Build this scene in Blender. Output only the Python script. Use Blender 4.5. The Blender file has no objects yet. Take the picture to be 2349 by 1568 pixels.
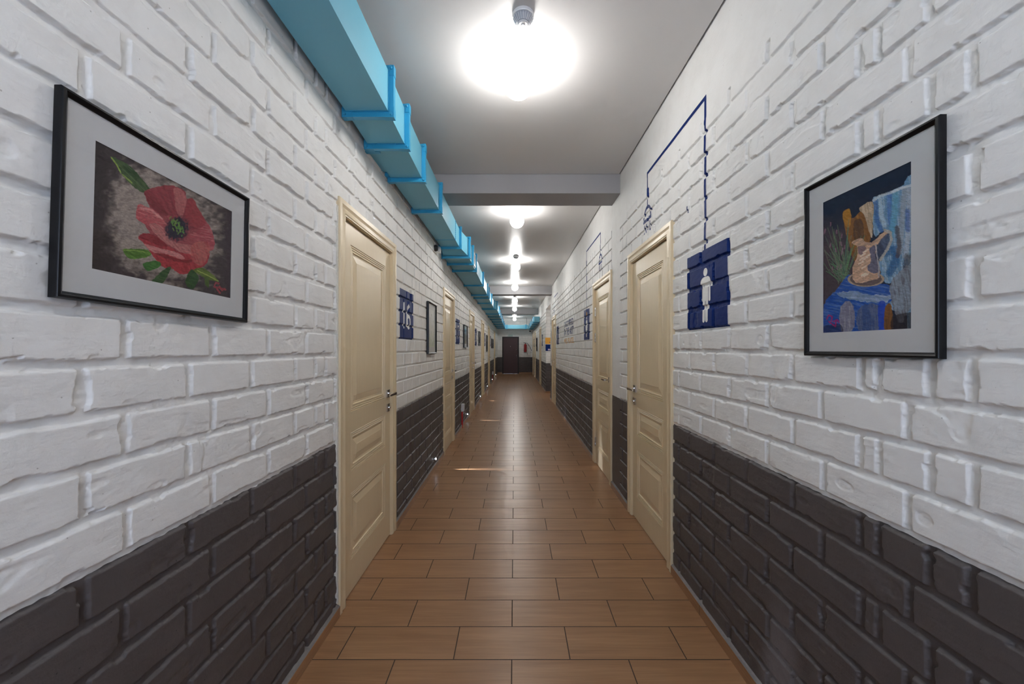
import bpy, bmesh, math, random
import numpy as np
from mathutils import Vector, Matrix

S = bpy.context.scene
COL = S.collection
PI = math.pi
XL, XR, YE, H = -0.884, 0.942, 21.0, 2.887      # brick planes, end wall, ceiling height
YB = -1.6                                        # rear wall
CAMZ = 1.34
random.seed(7)

# ------------------------------------------------------------------ materials
def lin(r, g, b):
    f = lambda c: (c/255/12.92) if c/255 <= .04045 else ((c/255+.055)/1.055)**2.4
    return (f(r), f(g), f(b), 1)

class NT:
    def __init__(s, name):
        s.m = bpy.data.materials.new(name); s.m.use_nodes = True
        s.t = s.m.node_tree; s.t.nodes.clear()
        s.out = s.n('ShaderNodeOutputMaterial')
    def n(s, typ, **kw):
        nd = s.t.nodes.new(typ)
        for k, v in kw.items(): setattr(nd, k, v)
        return nd
    def l(s, a, b): s.t.links.new(a, b)
    def setv(s, sock, v):
        if hasattr(v, 'is_linked') or isinstance(v, bpy.types.NodeSocket): s.l(v, sock)
        else: sock.default_value = v
    def math(s, op, a, b=0.0, c=None):
        nd = s.n('ShaderNodeMath', operation=op)
        s.setv(nd.inputs[0], a); s.setv(nd.inputs[1], b)
        if c is not None: s.setv(nd.inputs[2], c)
        return nd.outputs[0]
    def mix(s, f, a, b, blend='MIX'):
        nd = s.n('ShaderNodeMix', data_type='RGBA', blend_type=blend)
        s.setv(nd.inputs[0], f); s.setv(nd.inputs[6], a); s.setv(nd.inputs[7], b)
        return nd.outputs[2]
    def ramp(s, f, a, b, lo=0.0, hi=1.0):
        nd = s.n('ShaderNodeMapRange'); s.setv(nd.inputs[0], f)
        nd.inputs[1].default_value = lo; nd.inputs[2].default_value = hi
        nd.inputs[3].default_value = a; nd.inputs[4].default_value = b
        return nd.outputs[0]
    def noise(s, vec, scale, detail=3, rough=.55, w=None):
        nd = s.n('ShaderNodeTexNoise')
        if w is not None:
            nd.noise_dimensions = '4D'; s.setv(nd.inputs['W'], w)
        if vec is not None: s.l(vec, nd.inputs['Vector'])
        nd.inputs['Scale'].default_value = scale; nd.inputs['Detail'].default_value = detail
        nd.inputs['Roughness'].default_value = rough
        return nd.outputs[0]
    def pos(s): return s.n('ShaderNodeNewGeometry').outputs['Position']
    def mapv(s, vec, scale=(1,1,1), loc=(0,0,0)):
        nd = s.n('ShaderNodeMapping'); s.l(vec, nd.inputs[0])
        nd.inputs['Scale'].default_value = scale; nd.inputs['Location'].default_value = loc
        return nd.outputs[0]
    def bump(s, h, strength, dist=.001):
        nd = s.n('ShaderNodeBump'); s.l(h, nd.inputs['Height'])
        nd.inputs['Strength'].default_value = strength; nd.inputs['Distance'].default_value = dist
        return nd.outputs[0]
    def pbsdf(s, color, rough=.5, metal=0.0, spec=.5, normal=None, coat=0.0):
        p = s.n('ShaderNodeBsdfPrincipled')
        s.setv(p.inputs['Base Color'], color); s.setv(p.inputs['Roughness'], rough)
        p.inputs['Metallic'].default_value = metal; p.inputs['Specular IOR Level'].default_value = spec
        p.inputs['Coat Weight'].default_value = coat
        if normal is not None: s.l(normal, p.inputs['Normal'])
        s.l(p.outputs[0], s.out.inputs[0]); return p

def simple(name, col, rough=.5, metal=0.0, spec=.5, nscale=40, nvar=.06, bump=0.0, bscale=200):
    t = NT(name); p = t.pos()
    f = t.noise(p, nscale)
    dark = tuple(c*(1-nvar) for c in col[:3])+(1,); lite = tuple(min(1, c*(1+nvar)) for c in col[:3])+(1,)
    c = t.mix(f, dark, lite)
    nrm = t.bump(t.noise(p, bscale, 2), bump) if bump else None
    t.pbsdf(c, rough, metal, spec, nrm)
    return t.m

def wall_paint(name, zg):
    t = NT(name); p = t.pos()
    sep = t.n('ShaderNodeSeparateXYZ'); t.l(p, sep.inputs[0])
    wob = t.math('MULTIPLY', t.math('SUBTRACT', t.noise(p, 30, 1), .5), .010)
    zz = t.math('ADD', sep.outputs[2], wob)
    grey = t.math('LESS_THAN', zz, zg)
    v2 = t.noise(p, 9, 3); v = v2
    white = t.mix(t.ramp(v, 0, 1, .3, .7), (.74, .725, .70, 1), (.80, .79, .77, 1))
    white = t.mix(t.ramp(v2, 0, .25, .55, .8), white, (.66, .645, .62, 1))
    vor = t.n('ShaderNodeTexVoronoi'); t.l(p, vor.inputs['Vector']); vor.inputs['Scale'].default_value = 34
    pit = t.math('MULTIPLY', t.math('LESS_THAN', vor.outputs['Distance'], .055), t.math('GREATER_THAN', v2, .5))
    white = t.mix(t.math('MULTIPLY', pit, .6), white, (.28, .25, .23, 1))
    dk = t.mix(v2, (.078, .066, .065, 1), (.102, .088, .087, 1))
    dk = t.mix(t.math('MULTIPLY', pit, .8), dk, (.012, .011, .011, 1))
    c = t.mix(grey, white, dk)
    h = t.noise(p, 95, 3, .65)
    st = t.noise(t.mapv(p, (30, 30, 120)), 1.0, 1, .6)
    h = t.math('ADD', h, t.math('MULTIPLY', st, .9))
    nrm = t.bump(h, .6, .0011)
    rough = t.mix(grey, (.6, .6, .6, 1), (.46, .46, .46, 1))
    t.pbsdf(c, rough, 0, .35, nrm)
    return t.m

def floor_mat(name, along='X'):
    t = NT(name); p = t.pos()
    sep = t.n('ShaderNodeSeparateXYZ'); t.l(p, sep.inputs[0])
    if along == 'X':
        br = t.n('ShaderNodeTexBrick'); t.l(t.mapv(p, (1, 1, 1), (.0113, -1.7266, 0)), br.inputs['Vector'])
        br.offset = .5; br.offset_frequency = 2
        br.inputs['Scale'].default_value = 1; br.inputs['Mortar Size'].default_value = .0026
        br.inputs['Mortar Smooth'].default_value = .15; br.inputs['Bias'].default_value = 0
        br.inputs['Brick Width'].default_value = .5025; br.inputs['Row Height'].default_value = .2042
        br.inputs['Color1'].default_value = (0, 0, 0, 1); br.inputs['Color2'].default_value = (1, 1, 1, 1)
        rnd = br.outputs['Color']; mort = br.outputs['Fac']
        flat = t.n('ShaderNodeCombineXYZ'); t.l(sep.outputs[0], flat.inputs[0]); t.l(sep.outputs[1], flat.inputs[1])
        g = t.mapv(flat.outputs[0], (2.2, 26, 1)); g2 = t.mapv(flat.outputs[0], (1.3, 7, 1)); g3 = t.mapv(flat.outputs[0], (6, 160, 1))
    else:
        rnd = t.math('FRACT', t.math('MULTIPLY', t.math('FLOOR', t.math('DIVIDE', sep.outputs[1], .5025)), .37))
        fy = t.math('FRACT', t.math('DIVIDE', sep.outputs[1], .5025)); mort = t.math('LESS_THAN', fy, .005)
        g = t.mapv(p, (30, 2.2, 30)); g2 = t.mapv(p, (9, 1.3, 9)); g3 = t.mapv(p, (160, 6, 160))
    w = t.math('MULTIPLY', rnd, 17.0)
    a = t.noise(g, 1.0, 3, .6, w); b = t.noise(g2, 1.0, 1, .5, w); c3 = t.noise(g3, 1.0, 1, .5, w)
    ring = t.n('ShaderNodeTexWave'); ring.wave_type = 'BANDS'; ring.bands_direction = 'Y'
    t.l(g2, ring.inputs['Vector']); ring.inputs['Scale'].default_value = 1.6; ring.inputs['Distortion'].default_value = 9
    ring.inputs['Detail'].default_value = 2; ring.inputs['Detail Scale'].default_value = .7
    f = t.math('ADD', t.math('MULTIPLY', a, .45), t.math('ADD', t.math('MULTIPLY', b, .3), t.math('MULTIPLY', c3, .25)))
    f = t.ramp(f, 0, 1, .33, .68)
    col = t.mix(f, (.24, .115, .050, 1), (.425, .23, .112, 1))
    col = t.mix(t.math('MULTIPLY', ring.outputs['Fac'], .22), col, (.28, .145, .07, 1))
    col = t.mix(t.math('MULTIPLY', rnd, .14), col, (.34, .18, .09, 1))
    col = t.mix(mort, col, (.06, .036, .024, 1))
    nrm = t.bump(t.math('SUBTRACT', 0.0, mort), .5, .0012)
    rough = t.mix(mort, (.31, .31, .31, 1), (.8, .8, .8, 1))
    t.pbsdf(col, rough, 0, .45, nrm)
    return t.m

def cream(name):
    t = NT(name); p = t.pos()
    grain = t.noise(t.mapv(p, (45, 45, 5)), 1.0, 2, .6)
    c = t.mix(grain, (.70, .565, .365, 1), (.745, .61, .405, 1))
    t.pbsdf(c, .36, 0, .5, t.bump(grain, .22, .0006)); return t.m

def emit(name, col, st):
    t = NT(name); e = t.n('ShaderNodeEmission'); e.inputs[0].default_value = col; e.inputs[1].default_value = st
    t.l(e.outputs[0], t.out.inputs[0]); return t.m

def pane_mat(name):
    t = NT(name); tr = t.n('ShaderNodeBsdfTransparent'); gl = t.n('ShaderNodeBsdfGlossy')
    gl.inputs['Roughness'].default_value = .015
    fr = t.n('ShaderNodeFresnel'); fr.inputs[0].default_value = 1.38
    mx = t.n('ShaderNodeMixShader'); t.l(t.math('MULTIPLY', fr.outputs[0], .6), mx.inputs[0]); t.l(tr.outputs[0], mx.inputs[1]); t.l(gl.outputs[0], mx.inputs[2])
    t.l(mx.outputs[0], t.out.inputs[0]); return t.m

def vcol(name, rough=.8):
    t = NT(name); a = t.n('ShaderNodeVertexColor'); a.layer_name = 'Pigment'
    grain = t.noise(t.pos(), 900, 2)
    c = t.mix(t.ramp(grain, 0, .12, .4, .7), a.outputs[0], (.9, .88, .85, 1), 'MULTIPLY')
    c = t.mix(1.0, c, (1.95, 1.95, 1.98, 1), 'MULTIPLY')
    t.pbsdf(c, rough, 0, .2); return t.m

M = dict(
    wallL=wall_paint('white_and_charcoal_brick_paint_left', .866),
    wallR=wall_paint('white_and_charcoal_brick_paint_right', .889),
    floor=floor_mat('wood_look_tile'), skirt=floor_mat('wood_look_skirting', 'Y'),
    ceil=simple('satin_white_ceiling', (.66, .645, .635, 1), .34, 0, .45, 3, .02),
    beam=simple('grey_white_beam_paint', (.34, .33, .335, 1), .6, 0, .3, 4, .03),
    void=simple('dark_void', (.03, .03, .03, 1), .9),
    cream=cream('cream_door_enamel'), 
    chrome=simple('polished_chrome', (.72, .72, .74, 1), .16, 1.0, .5, 30, .02),
    hinge=simple('brown_hinge_metal', (.20, .14, .10, 1), .4, .8),
    dark=simple('dark_rubber', (.015, .015, .016, 1), .5),
    duct=simple('light_blue_duct_paint', (.155, .45, .585, 1), .42, 0, .4, 6, .03),
    flange=simple('bright_blue_flange_paint', (.035, .34, .58, 1), .32, 0, .5, 12, .05),
    blue=simple('navy_sign_paint', (.0024, .019, .128, 1), .5, 0, .12, 60, .10, .2, 150),
    white=simple('white_sign_paint', (.80, .79, .77, 1), .45, 0, .5, 60, .04),
    orange=simple('orange_sign_paint', (.72, .35, .035, 1), .4, 0, .5, 60, .05),
    lilac=simple('lilac_label', (.50, .44, .60, 1), .5, 0, .5, 90, .25),
    black=simple('black_frame_lacquer', (.006, .006, .007, 1), .3, 0, .25, 60, .1),
    mat=simple('white_mat_board', (.86, .85, .85, 1), .8, 0, .2, 50, .02),
    art=vcol('pastel_pigment'), pane=pane_mat('picture_glass'),
    plastic=simple('white_plastic', (.76, .76, .77, 1), .35), greyp=simple('grey_plastic', (.42, .43, .48, 1), .4),
    globe=emit('lit_opal_glass', (1.0, .985, .96, 1), 30.0),
    led=emit('lit_led_lens', (.82, .88, 1.0, 1), 6.0),
    red=simple('red_enamel', (.33, .010, .012, 1), .3), redtape=simple('red_cable_cover', (.55, .012, .016, 1), .45),
    brown=simple('dark_brown_leatherette', (.056, .022, .025, 1), .45, 0, .5, 30, .2, .4, 90),
    jamb=simple('black_brown_steel', (.012, .007, .008, 1), .5),
    exitg=simple('pale_green_plate', (.40, .52, .47, 1), .35), grout=simple('grey_tile_adhesive', (.22, .20, .19, 1), .8, 0, .3, 70, .25, .6, 120),
    foam=simple('rough_white_filler', (.66, .63, .56, 1), .9, 0, .2, 90, .2, .8, 220),
    pass_=simple('white_passage_paint', (.78, .77, .75, 1), .6),
)

# ------------------------------------------------------------------ object helpers
def link(name, me, mat, parent=None):
    o = bpy.data.objects.new(name, me); COL.objects.link(o)
    if mat is not None:
        for m_ in (mat if isinstance(mat, (list, tuple)) else [mat]): me.materials.append(m_)
    if parent is not None: o.parent = parent
    return o

def npmesh(name, V, F, smooth=True, mats_idx=None):
    V = np.ascontiguousarray(V, dtype=np.float32); F = np.ascontiguousarray(F, dtype=np.int32)
    n, k = F.shape
    me = bpy.data.meshes.new(name)
    me.vertices.add(len(V)); me.vertices.foreach_set('co', V.ravel())
    me.loops.add(n*k); me.loops.foreach_set('vertex_index', F.ravel())
    me.polygons.add(n); me.polygons.foreach_set('loop_start', np.arange(0, n*k, k, dtype=np.int32))
    me.polygons.foreach_set('loop_total', np.full(n, k, dtype=np.int32))
    me.polygons.foreach_set('use_smooth', np.full(n, smooth, dtype=bool))
    me.update(calc_edges=True)
    return me

def tag(o, label=None, cat=None, group=None, kind=None):
    if label: o['label'] = label
    if cat: o['category'] = cat
    if group: o['group'] = group
    if kind: o['kind'] = kind
    return o

def empty(name, loc, label, cat, group=None, kind=None):
    o = bpy.data.objects.new(name, None); COL.objects.link(o); o.location = loc
    o.empty_display_size = .1
    return tag(o, label, cat, group, kind)

def bmobj(name, bm, mat, parent=None, smooth=False, bevel=0, seg=2, angle=40):
    if bevel:
        es = [e for e in bm.edges if len(e.link_faces) == 2 and e.calc_face_angle(0) > .5]
        bmesh.ops.bevel(bm, geom=es, offset=bevel, segments=seg, affect='EDGES', profile=.6)
    bmesh.ops.recalc_face_normals(bm, faces=bm.faces)
    me = bpy.data.meshes.new(name); bm.to_mesh(me); bm.free()
    if smooth:
        for p in me.polygons: p.use_smooth = True
        me.set_sharp_from_angle(angle=math.radians(angle))
    return link(name, me, mat, parent)

def box(bm, x0, x1, y0, y1, z0, z1):
    x0, x1 = sorted((x0, x1)); y0, y1 = sorted((y0, y1)); z0, z1 = sorted((z0, z1))
    vs = [bm.verts.new(p) for p in ((x0,y0,z0),(x1,y0,z0),(x1,y1,z0),(x0,y1,z0),(x0,y0,z1),(x1,y0,z1),(x1,y1,z1),(x0,y1,z1))]
    for f in ((0,3,2,1),(4,5,6,7),(0,1,5,4),(1,2,6,5),(2,3,7,6),(3,0,4,7)): bm.faces.new([vs[i] for i in f])
    return vs

def hexa(bm, a, b):
    """frustum between two quads (lists of 4 points)"""
    va = [bm.verts.new(p) for p in a]; vb = [bm.verts.new(p) for p in b]
    bm.faces.new(va[::-1]); bm.faces.new(vb)
    for i in range(4): bm.faces.new((va[i], va[(i+1) % 4], vb[(i+1) % 4], vb[i]))

def lathe(bm, prof, c=(0,0,0), axis='Z', n=24):
    """prof: (r, h) pairs"""
    rings = []
    for r, h in prof:
        ring = []
        for i in range(n if r > 1e-6 else 1):
            a = 2*PI*i/n; u, v = r*math.cos(a), r*math.sin(a)
            p = {'Z': (u, v, h), 'X': (h, u, v), 'Y': (u, h, v)}[axis]
            ring.append(bm.verts.new((p[0]+c[0], p[1]+c[1], p[2]+c[2])))
        rings.append(ring)
    for A, B in zip(rings, rings[1:]):
        if len(A) == 1 and len(B) == 1: continue
        for i in range(n):
            j = (i+1) % n
            if len(A) == 1: bm.faces.new((A[0], B[i], B[j]))
            elif len(B) == 1: bm.faces.new((A[i], A[j], B[0]))
            else: bm.faces.new((A[i], A[j], B[j], B[i]))
    for R_ in (rings[0], rings[-1]):
        if len(R_) > 2: bm.faces.new(R_)

def tube(bm, pts, r, n=10):
    pts = [Vector(p) for p in pts]; rings = []
    for i, p in enumerate(pts):
        d = (pts[min(i+1, len(pts)-1)]-pts[max(i-1, 0)]).normalized()
        u = d.orthogonal().normalized() if i == 0 else (u-d*u.dot(d)).normalized()
        v = d.cross(u)
        rr = r[i] if isinstance(r, (list, tuple)) else r
        rings.append([bm.verts.new(p+(u*math.cos(2*PI*k/n)+v*math.sin(2*PI*k/n))*rr) for k in range(n)])
    for A, B in zip(rings, rings[1:]):
        for k in range(n): bm.faces.new((A[k], A[(k+1) % n], B[(k+1) % n], B[k]))
    bm.faces.new(rings[0]); bm.faces.new(rings[-1])

# ------------------------------------------------------------------ noise
def hsh(a, b, seed=0):
    a = np.asarray(a).astype(np.int64); b = np.asarray(b).astype(np.int64)
    h = (a*374761393 + b*668265263 + seed*982451653) & 0xffffffff
    h = ((h ^ (h >> 13))*1274126177) & 0xffffffff
    h = h ^ (h >> 16)
    return h/4294967296.0
def vn(x, y, seed=0):
    x, y = np.broadcast_arrays(x, y)
    xi = np.floor(x); yi = np.floor(y); fx = x-xi; fy = y-yi
    fx = fx*fx*(3-2*fx); fy = fy*fy*(3-2*fy)
    a = hsh(xi, yi, seed); b = hsh(xi+1, yi, seed); c = hsh(xi, yi+1, seed); d = hsh(xi+1, yi+1, seed)
    return (a*(1-fx)+b*fx)*(1-fy)+(c*(1-fx)+d*fx)*fy
def fbm(x, y, seed=0, o=3):
    s = 0; a = .5; t = 0
    for i in range(o):
        s = s+vn(x*2**i, y*2**i, seed+i*7)*a; t += a; a *= .5
    return s/t
def sst(a, b, x):
    t = np.clip((x-a)/(b-a), 0, 1); return t*t*(3-2*t)

# ------------------------------------------------------------------ brick relief
BR = {'L': dict(z0=.872, p=.1086, L=.264, ph=(.913, .825), A=0, seed=11),
      'R': dict(z0=.894, p=.1079, L=.2665, ph=(1.626, 1.493), A=1, seed=57),
      'E': dict(z0=.872, p=.1086, L=.264, ph=(.03, .162), A=0, seed=91)}
SMOOTH_COL = ((3.585, 3.885), (10.04, 10.35), (15.85, 16.15))
HZ, HY = .0085, .0085
FW = .0112

def relief(side, Y, Z, fine=1.0):
    P = BR[side]; sd = P['seed']
    r = np.floor((Z-P['z0'])/P['p']); t = Z-(P['z0']+r*P['p'])
    isA = (np.mod(r, 2) == P['A'])
    ph = np.where(isA, P['ph'][0], P['ph'][1])
    k = np.floor((Y-ph)/P['L'])
    jit = lambda kk: (hsh(r, kk, sd)-.5)*.008*fine
    j0 = ph+k*P['L']+jit(k); j1 = ph+(k+1)*P['L']+jit(k+1)
    dz = np.minimum(t, P['p']-t); dy = np.minimum(Y-j0, j1-Y)
    h_sp = hsh(r, k, sd+3)
    sp = (h_sp < .11) & (Y > 2.2)
    dy = np.where(sp, np.minimum(dy, np.abs(Y-(j0+.5*P['L']))), dy)
    if side == 'R':
        m = isA & (k == -3)
        dy = np.where(m, np.minimum(dy, np.minimum(np.abs(Y-.911), np.abs(Y-1.039))), dy)
    if side == 'L':
        dy = np.where((~isA) & (k == 3), np.minimum(dy, np.abs(Y-1.783)), dy)
    ez = dz-(HZ if fine > 0 else .0062); ey = dy-(HY if fine > 0 else .0062); R = .004
    e = np.where((ez < R) & (ey < R), R-np.sqrt(np.maximum(R-ez, 0)**2+np.maximum(R-ey, 0)**2), np.minimum(ez, ey))
    if fine > 0:
        e = e+fine*((vn(Y*22, Z*26, sd)-.5)*.0042+(vn(Y*110, Z*110, sd+1)-.5)*.0024)
        chip = sst(.74, .86, vn(Y*21, Z*30, sd+9))
        e = e-fine*chip*.006
    hg = sst(0, .0049 if fine == 0 else .0036, e)
    mort = -(.0105+(vn(Y*24, Z*24, sd+2)-.5)*.005*fine)+.0045*sst(.62, .86, vn(Y*5, Z*13, sd+4))
    if fine > 0: mort = mort+fine*(vn(Y*80, Z*110, sd+5)-.5)*.0018
    face = (hsh(r, k, sd+6)-.5)*.003+((t/P['p'])-.5)*(hsh(r, k, sd+8)-.5)*.003
    if fine > 0:
        face = face+fine*((fbm(Y*9, Z*11, sd+12)-.5)*.0020+(vn(Y*55, Z*70, sd+13)-.5)*.0004+(fbm(Y*22, Z*70, sd+14)-.5)*.0011)
        scar = sst(.80, .88, vn(Y*13, Z*19, sd+15)); face = face-scar*(.0012+.002*vn(Y*90, Z*90, sd+16))
    out = mort*(1-hg)+face*hg
    if side == 'R':
        sm = (fbm(Y*5, Z*5, sd+20)-.5)*.003-.001
        b = sst(-.003, .003, Z-(2.476+fine*(vn(Y*9, Z*0, sd+21)-.5)*.018))
        out = out*(1-b)+sm*b
        for a0, a1 in SMOOTH_COL:
            c = sst(-.004, .004, np.minimum(Y-a0, a1-Y)); out = out*(1-c)+(sm-.002)*c
    return out

def P3(side, Y, n, Z):
    """wall coordinates (along, out of the wall, up) -> world"""
    if side == 'L': return (XL+n, Y, Z)
    if side == 'R': return (XR-n, Y, Z)
    return (Y, YE-n, Z)

class Lattice:
    def __init__(s, side, ys, zs, fine):
        s.side = side; s.ys = np.array(sorted(set(np.round(ys, 5)))); s.zs = np.array(sorted(set(np.round(zs, 5))))
        s.h = relief(side, s.ys[None, :], s.zs[:, None], fine)      # [z, y]
    def mesh(s, holes, quad=True):
        ny, nz = len(s.ys), len(s.zs)
        Yg, Zg = np.meshgrid(s.ys, s.zs)
        V = stack(s.side, Yg.ravel(), s.h.ravel(), Zg.ravel())
        cy = (s.ys[:-1]+s.ys[1:])/2; cz = (s.zs[:-1]+s.zs[1:])/2
        keep = np.ones((nz-1, ny-1), bool)
        for (a, b, c, d) in holes:
            keep &= ~(((cy > a) & (cy < b))[None, :] & ((cz > c) & (cz < d))[:, None])
        jz, iy = np.nonzero(keep); a = jz*ny+iy
        return V, tris(a, a+1, a+ny+1, a+ny, s.side)
    def at(s, i, j, u, v):
        h00 = s.h[j, i]; h10 = s.h[j, i+1]; h01 = s.h[j+1, i]; h11 = s.h[j+1, i+1]
        return np.where(u >= v, h00+u*(h10-h00)+v*(h11-h10), h00+v*(h01-h00)+u*(h11-h01))

def stack(side, Y, n, Z):
    if side == 'L': return np.stack([XL+n, Y, Z], 1)
    if side == 'R': return np.stack([XR-n, Y, Z], 1)
    return np.stack([Y, YE-n, Z], 1)
def tris(a, b, c, d, side):      # a=00 b=10 c=11 d=01 ; diagonal a-c
    t1 = np.stack([a, b, c], 1); t2 = np.stack([a, c, d], 1)
    F = np.concatenate([t1, t2])
    return F[:, ::-1] if side in 'L' else F

def paint(name, lat, inside, rect, k, mat, parent, off):
    """a coat of paint lying on the brick relief inside a shape"""
    y0, y1, z0, z1 = rect
    i0 = max(0, np.searchsorted(lat.ys, y0-1e-6, 'right')-1); i1 = min(len(lat.ys)-1, np.searchsorted(lat.ys, y1-1e-6))
    j0 = max(0, np.searchsorted(lat.zs, z0-1e-6, 'right')-1); j1 = min(len(lat.zs)-1, np.searchsorted(lat.zs, z1-1e-6))
    U = np.arange((i1-i0)*k+1); W = np.arange((j1-j0)*k+1)
    ii = np.minimum(U//k, i1-i0-1)+i0; fu = (U-(ii-i0)*k)/k
    jj = np.minimum(W//k, j1-j0-1)+j0; fw = (W-(jj-j0)*k)/k
    ys = lat.ys[ii]+fu*(lat.ys[ii+1]-lat.ys[ii]); zs = lat.zs[jj]+fw*(lat.zs[jj+1]-lat.zs[jj])
    hh = lat.at(ii[None, :], jj[:, None], fu[None, :], fw[:, None])+off
    cy = (ys[:-1]+ys[1:])/2; cz = (zs[:-1]+zs[1:])/2
    Cy, Cz = np.meshgrid(cy, cz)
    keep = (Cy > y0) & (Cy < y1) & (Cz > z0) & (Cz < z1)
    if inside is not None: keep &= inside(Cy, Cz)
    jz, iy = np.nonzero(keep); ny = len(ys); a = jz*ny+iy
    F = tris(a, a+1, a+ny+1, a+ny, lat.side)
    Yg, Zg = np.meshgrid(ys, zs)
    V = stack(lat.side, Yg.ravel(), hh.ravel(), Zg.ravel())
    used, inv = np.unique(F, return_inverse=True)
    V = V[used]; F = inv.reshape(F.shape)
    if parent is not None: V = V-np.array(parent.location)
    return link(name, npmesh(name, V, F, lat is LAT['R', 'near']), mat, parent)

# ------------------------------------------------------------------ layout data
DOORS_L = [(2.003, 2.960), (4.98, 5.87), (7.88, 8.77), (10.71, 11.60), (13.40, 14.29), (17.32, 18.21)]
DOORS_R = [(2.380, 3.300), (3.87, 4.77), (9.10, 10.0), (14.05, 14.95), (17.70, 18.60), (19.50, 20.40)]
PASS = (10.50, 11.97, 2.50)
CT = 2.10
SIGN_L = [(3.09, 3.505, 1.413, 1.806), (6.07, 6.48, 1.40, 1.79), (8.98, 9.38, 1.395, 1.79), (11.83, 12.22, 1.40, 1.79), (14.62, 15.0, 1.40, 1.79)]
SIGN_R = [(1.769, 2.183, 1.437, 1.827), (5.03, 5.43, 1.45, 1.844), (8.53, 8.93, 1.42, 1.81), (13.40, 13.80, 1.41, 1.80), (17.17, 17.55, 1.41, 1.79), (19.05, 19.4, 1.40, 1.79)]
ylines = {'L': [], 'R': [], 'E': []}; zlines = {'L': [], 'R': [], 'E': []}
for sd, sg in (('L', SIGN_L), ('R', SIGN_R)):
    for q in sg: ylines[sd] += [q[0], q[1]]; zlines[sd] += [q[2], q[3]]
INS = .03
for sd, ds in (('L', DOORS_L), ('R', DOORS_R)):
    for a, b in ds: ylines[sd] += [a+INS, b-INS]
    zlines[sd] += [CT-INS]
ylines['R'] += [PASS[0], PASS[1]]; zlines['R'] += [PASS[2]]
ENDDOOR = (-.623, .224, 1.92)
ylines['E'] += [ENDDOOR[0], ENDDOOR[1]]; zlines['E'] += [ENDDOOR[2]]

def fill(ls, mx):
    ls = sorted(ls); out = []
    for a, b in zip(ls, ls[1:]):
        if b-a < 4e-4: continue
        n = max(1, math.ceil((b-a)/mx)); out += [a+(b-a)*i/n for i in range(n)]
    return out+[ls[-1]]
def aligned(side, y0, y1, mx):
    P = BR[side]; ls = [y0, y1]+[q for q in ylines[side] if y0 < q < y1]
    for ph in P['ph']:
        for k in range(math.floor((y0-ph)/P['L']), math.ceil((y1-ph)/P['L'])+1):
            c = ph+k*P['L']
            ls += [q for q in (c-FW, c-.0062, c+.0062, c+FW) if y0 < q < y1]
    if side == 'R':
        for a0, a1 in SMOOTH_COL: ls += [q for q in (a0-.004, a0+.004, a1-.004, a1+.004) if y0 < q < y1]
    return fill(ls, mx)
def zaligned(side, mx, top=2.99):
    P = BR[side]; ls = [0, top]+[q for q in zlines[side]]
    for r in range(-9, 21):
        c = P['z0']+r*P['p']; ls += [q for q in (c-FW, c-.0062, c+.0062, c+FW) if 0 < q < top]
    if side == 'R': ls += [2.472, 2.480]
    return fill(ls, mx)
def near_lines(side, y0, y1):
    ls = []; y = y0
    while y < y1: ls.append(y); y += min(.0056, .0025*max(1, y/.9)**1.2)
    ls.append(y1); ex = [q for q in ylines[side] if y0 < q < y1]
    ls = [q for q in ls if all(abs(q-e) > .001 for e in ex)]+ex
    return ls
def near_z(side):
    ex = zlines[side]; ls = list(np.arange(0, 2.99, .0028))+[2.99]
    return [q for q in ls if all(abs(q-e) > .0006 for e in ex)]+ex

LAT = {}
NEAR_END = {'L': 2.55, 'R': 3.02}
for sd in 'LR':
    LAT[sd, 'near'] = Lattice(sd, near_lines(sd, .58, NEAR_END[sd]), near_z(sd), 1.0)
    LAT[sd, 'far'] = Lattice(sd, aligned(sd, NEAR_END[sd]-.008, YE+.02, .05), zaligned(sd, .03), .0)
    LAT[sd, 'back'] = Lattice(sd, aligned(sd, YB, .588, .06), zaligned(sd, .04), .0)
LAT['E', 'far'] = Lattice('E', aligned('E', XL-.02, XR+.02, .06), zaligned('E', .04), .0)

def wall(name, sd, parts, holes, mat, label):
    Vs, Fs, sm, o = [], [], [], 0
    for p in parts:
        V, F = LAT[sd, p].mesh(holes); Vs.append(V); Fs.append(F+o); o += len(V); sm.append(np.full(len(F), p == 'near'))
    me = npmesh(name, np.concatenate(Vs), np.concatenate(Fs)); me.polygons.foreach_set('use_smooth', np.concatenate(sm))
    ob = link(name, me, mat)
    return tag(ob, label, 'wall', kind='structure')
hl = [(a+INS, b-INS, -1, CT-INS) for a, b in DOORS_L]
hr = [(a+INS, b-INS, -1, CT-INS) for a, b in DOORS_R]+[(PASS[0], PASS[1], -1, PASS[2])]
wall('wall_left', 'L', ('back', 'near', 'far'), hl, M['wallL'], 'left brick wall painted white over a charcoal lower band')
wall('wall_right', 'R', ('back', 'near', 'far'), hr, M['wallR'], 'right brick wall painted white over charcoal, smooth concrete band on top')
wall('wall_end', 'E', ('far',), [(ENDDOOR[0], ENDDOOR[1], -1, ENDDOOR[2])], M['wallL'], 'far end brick wall behind the dark brown door')

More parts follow.
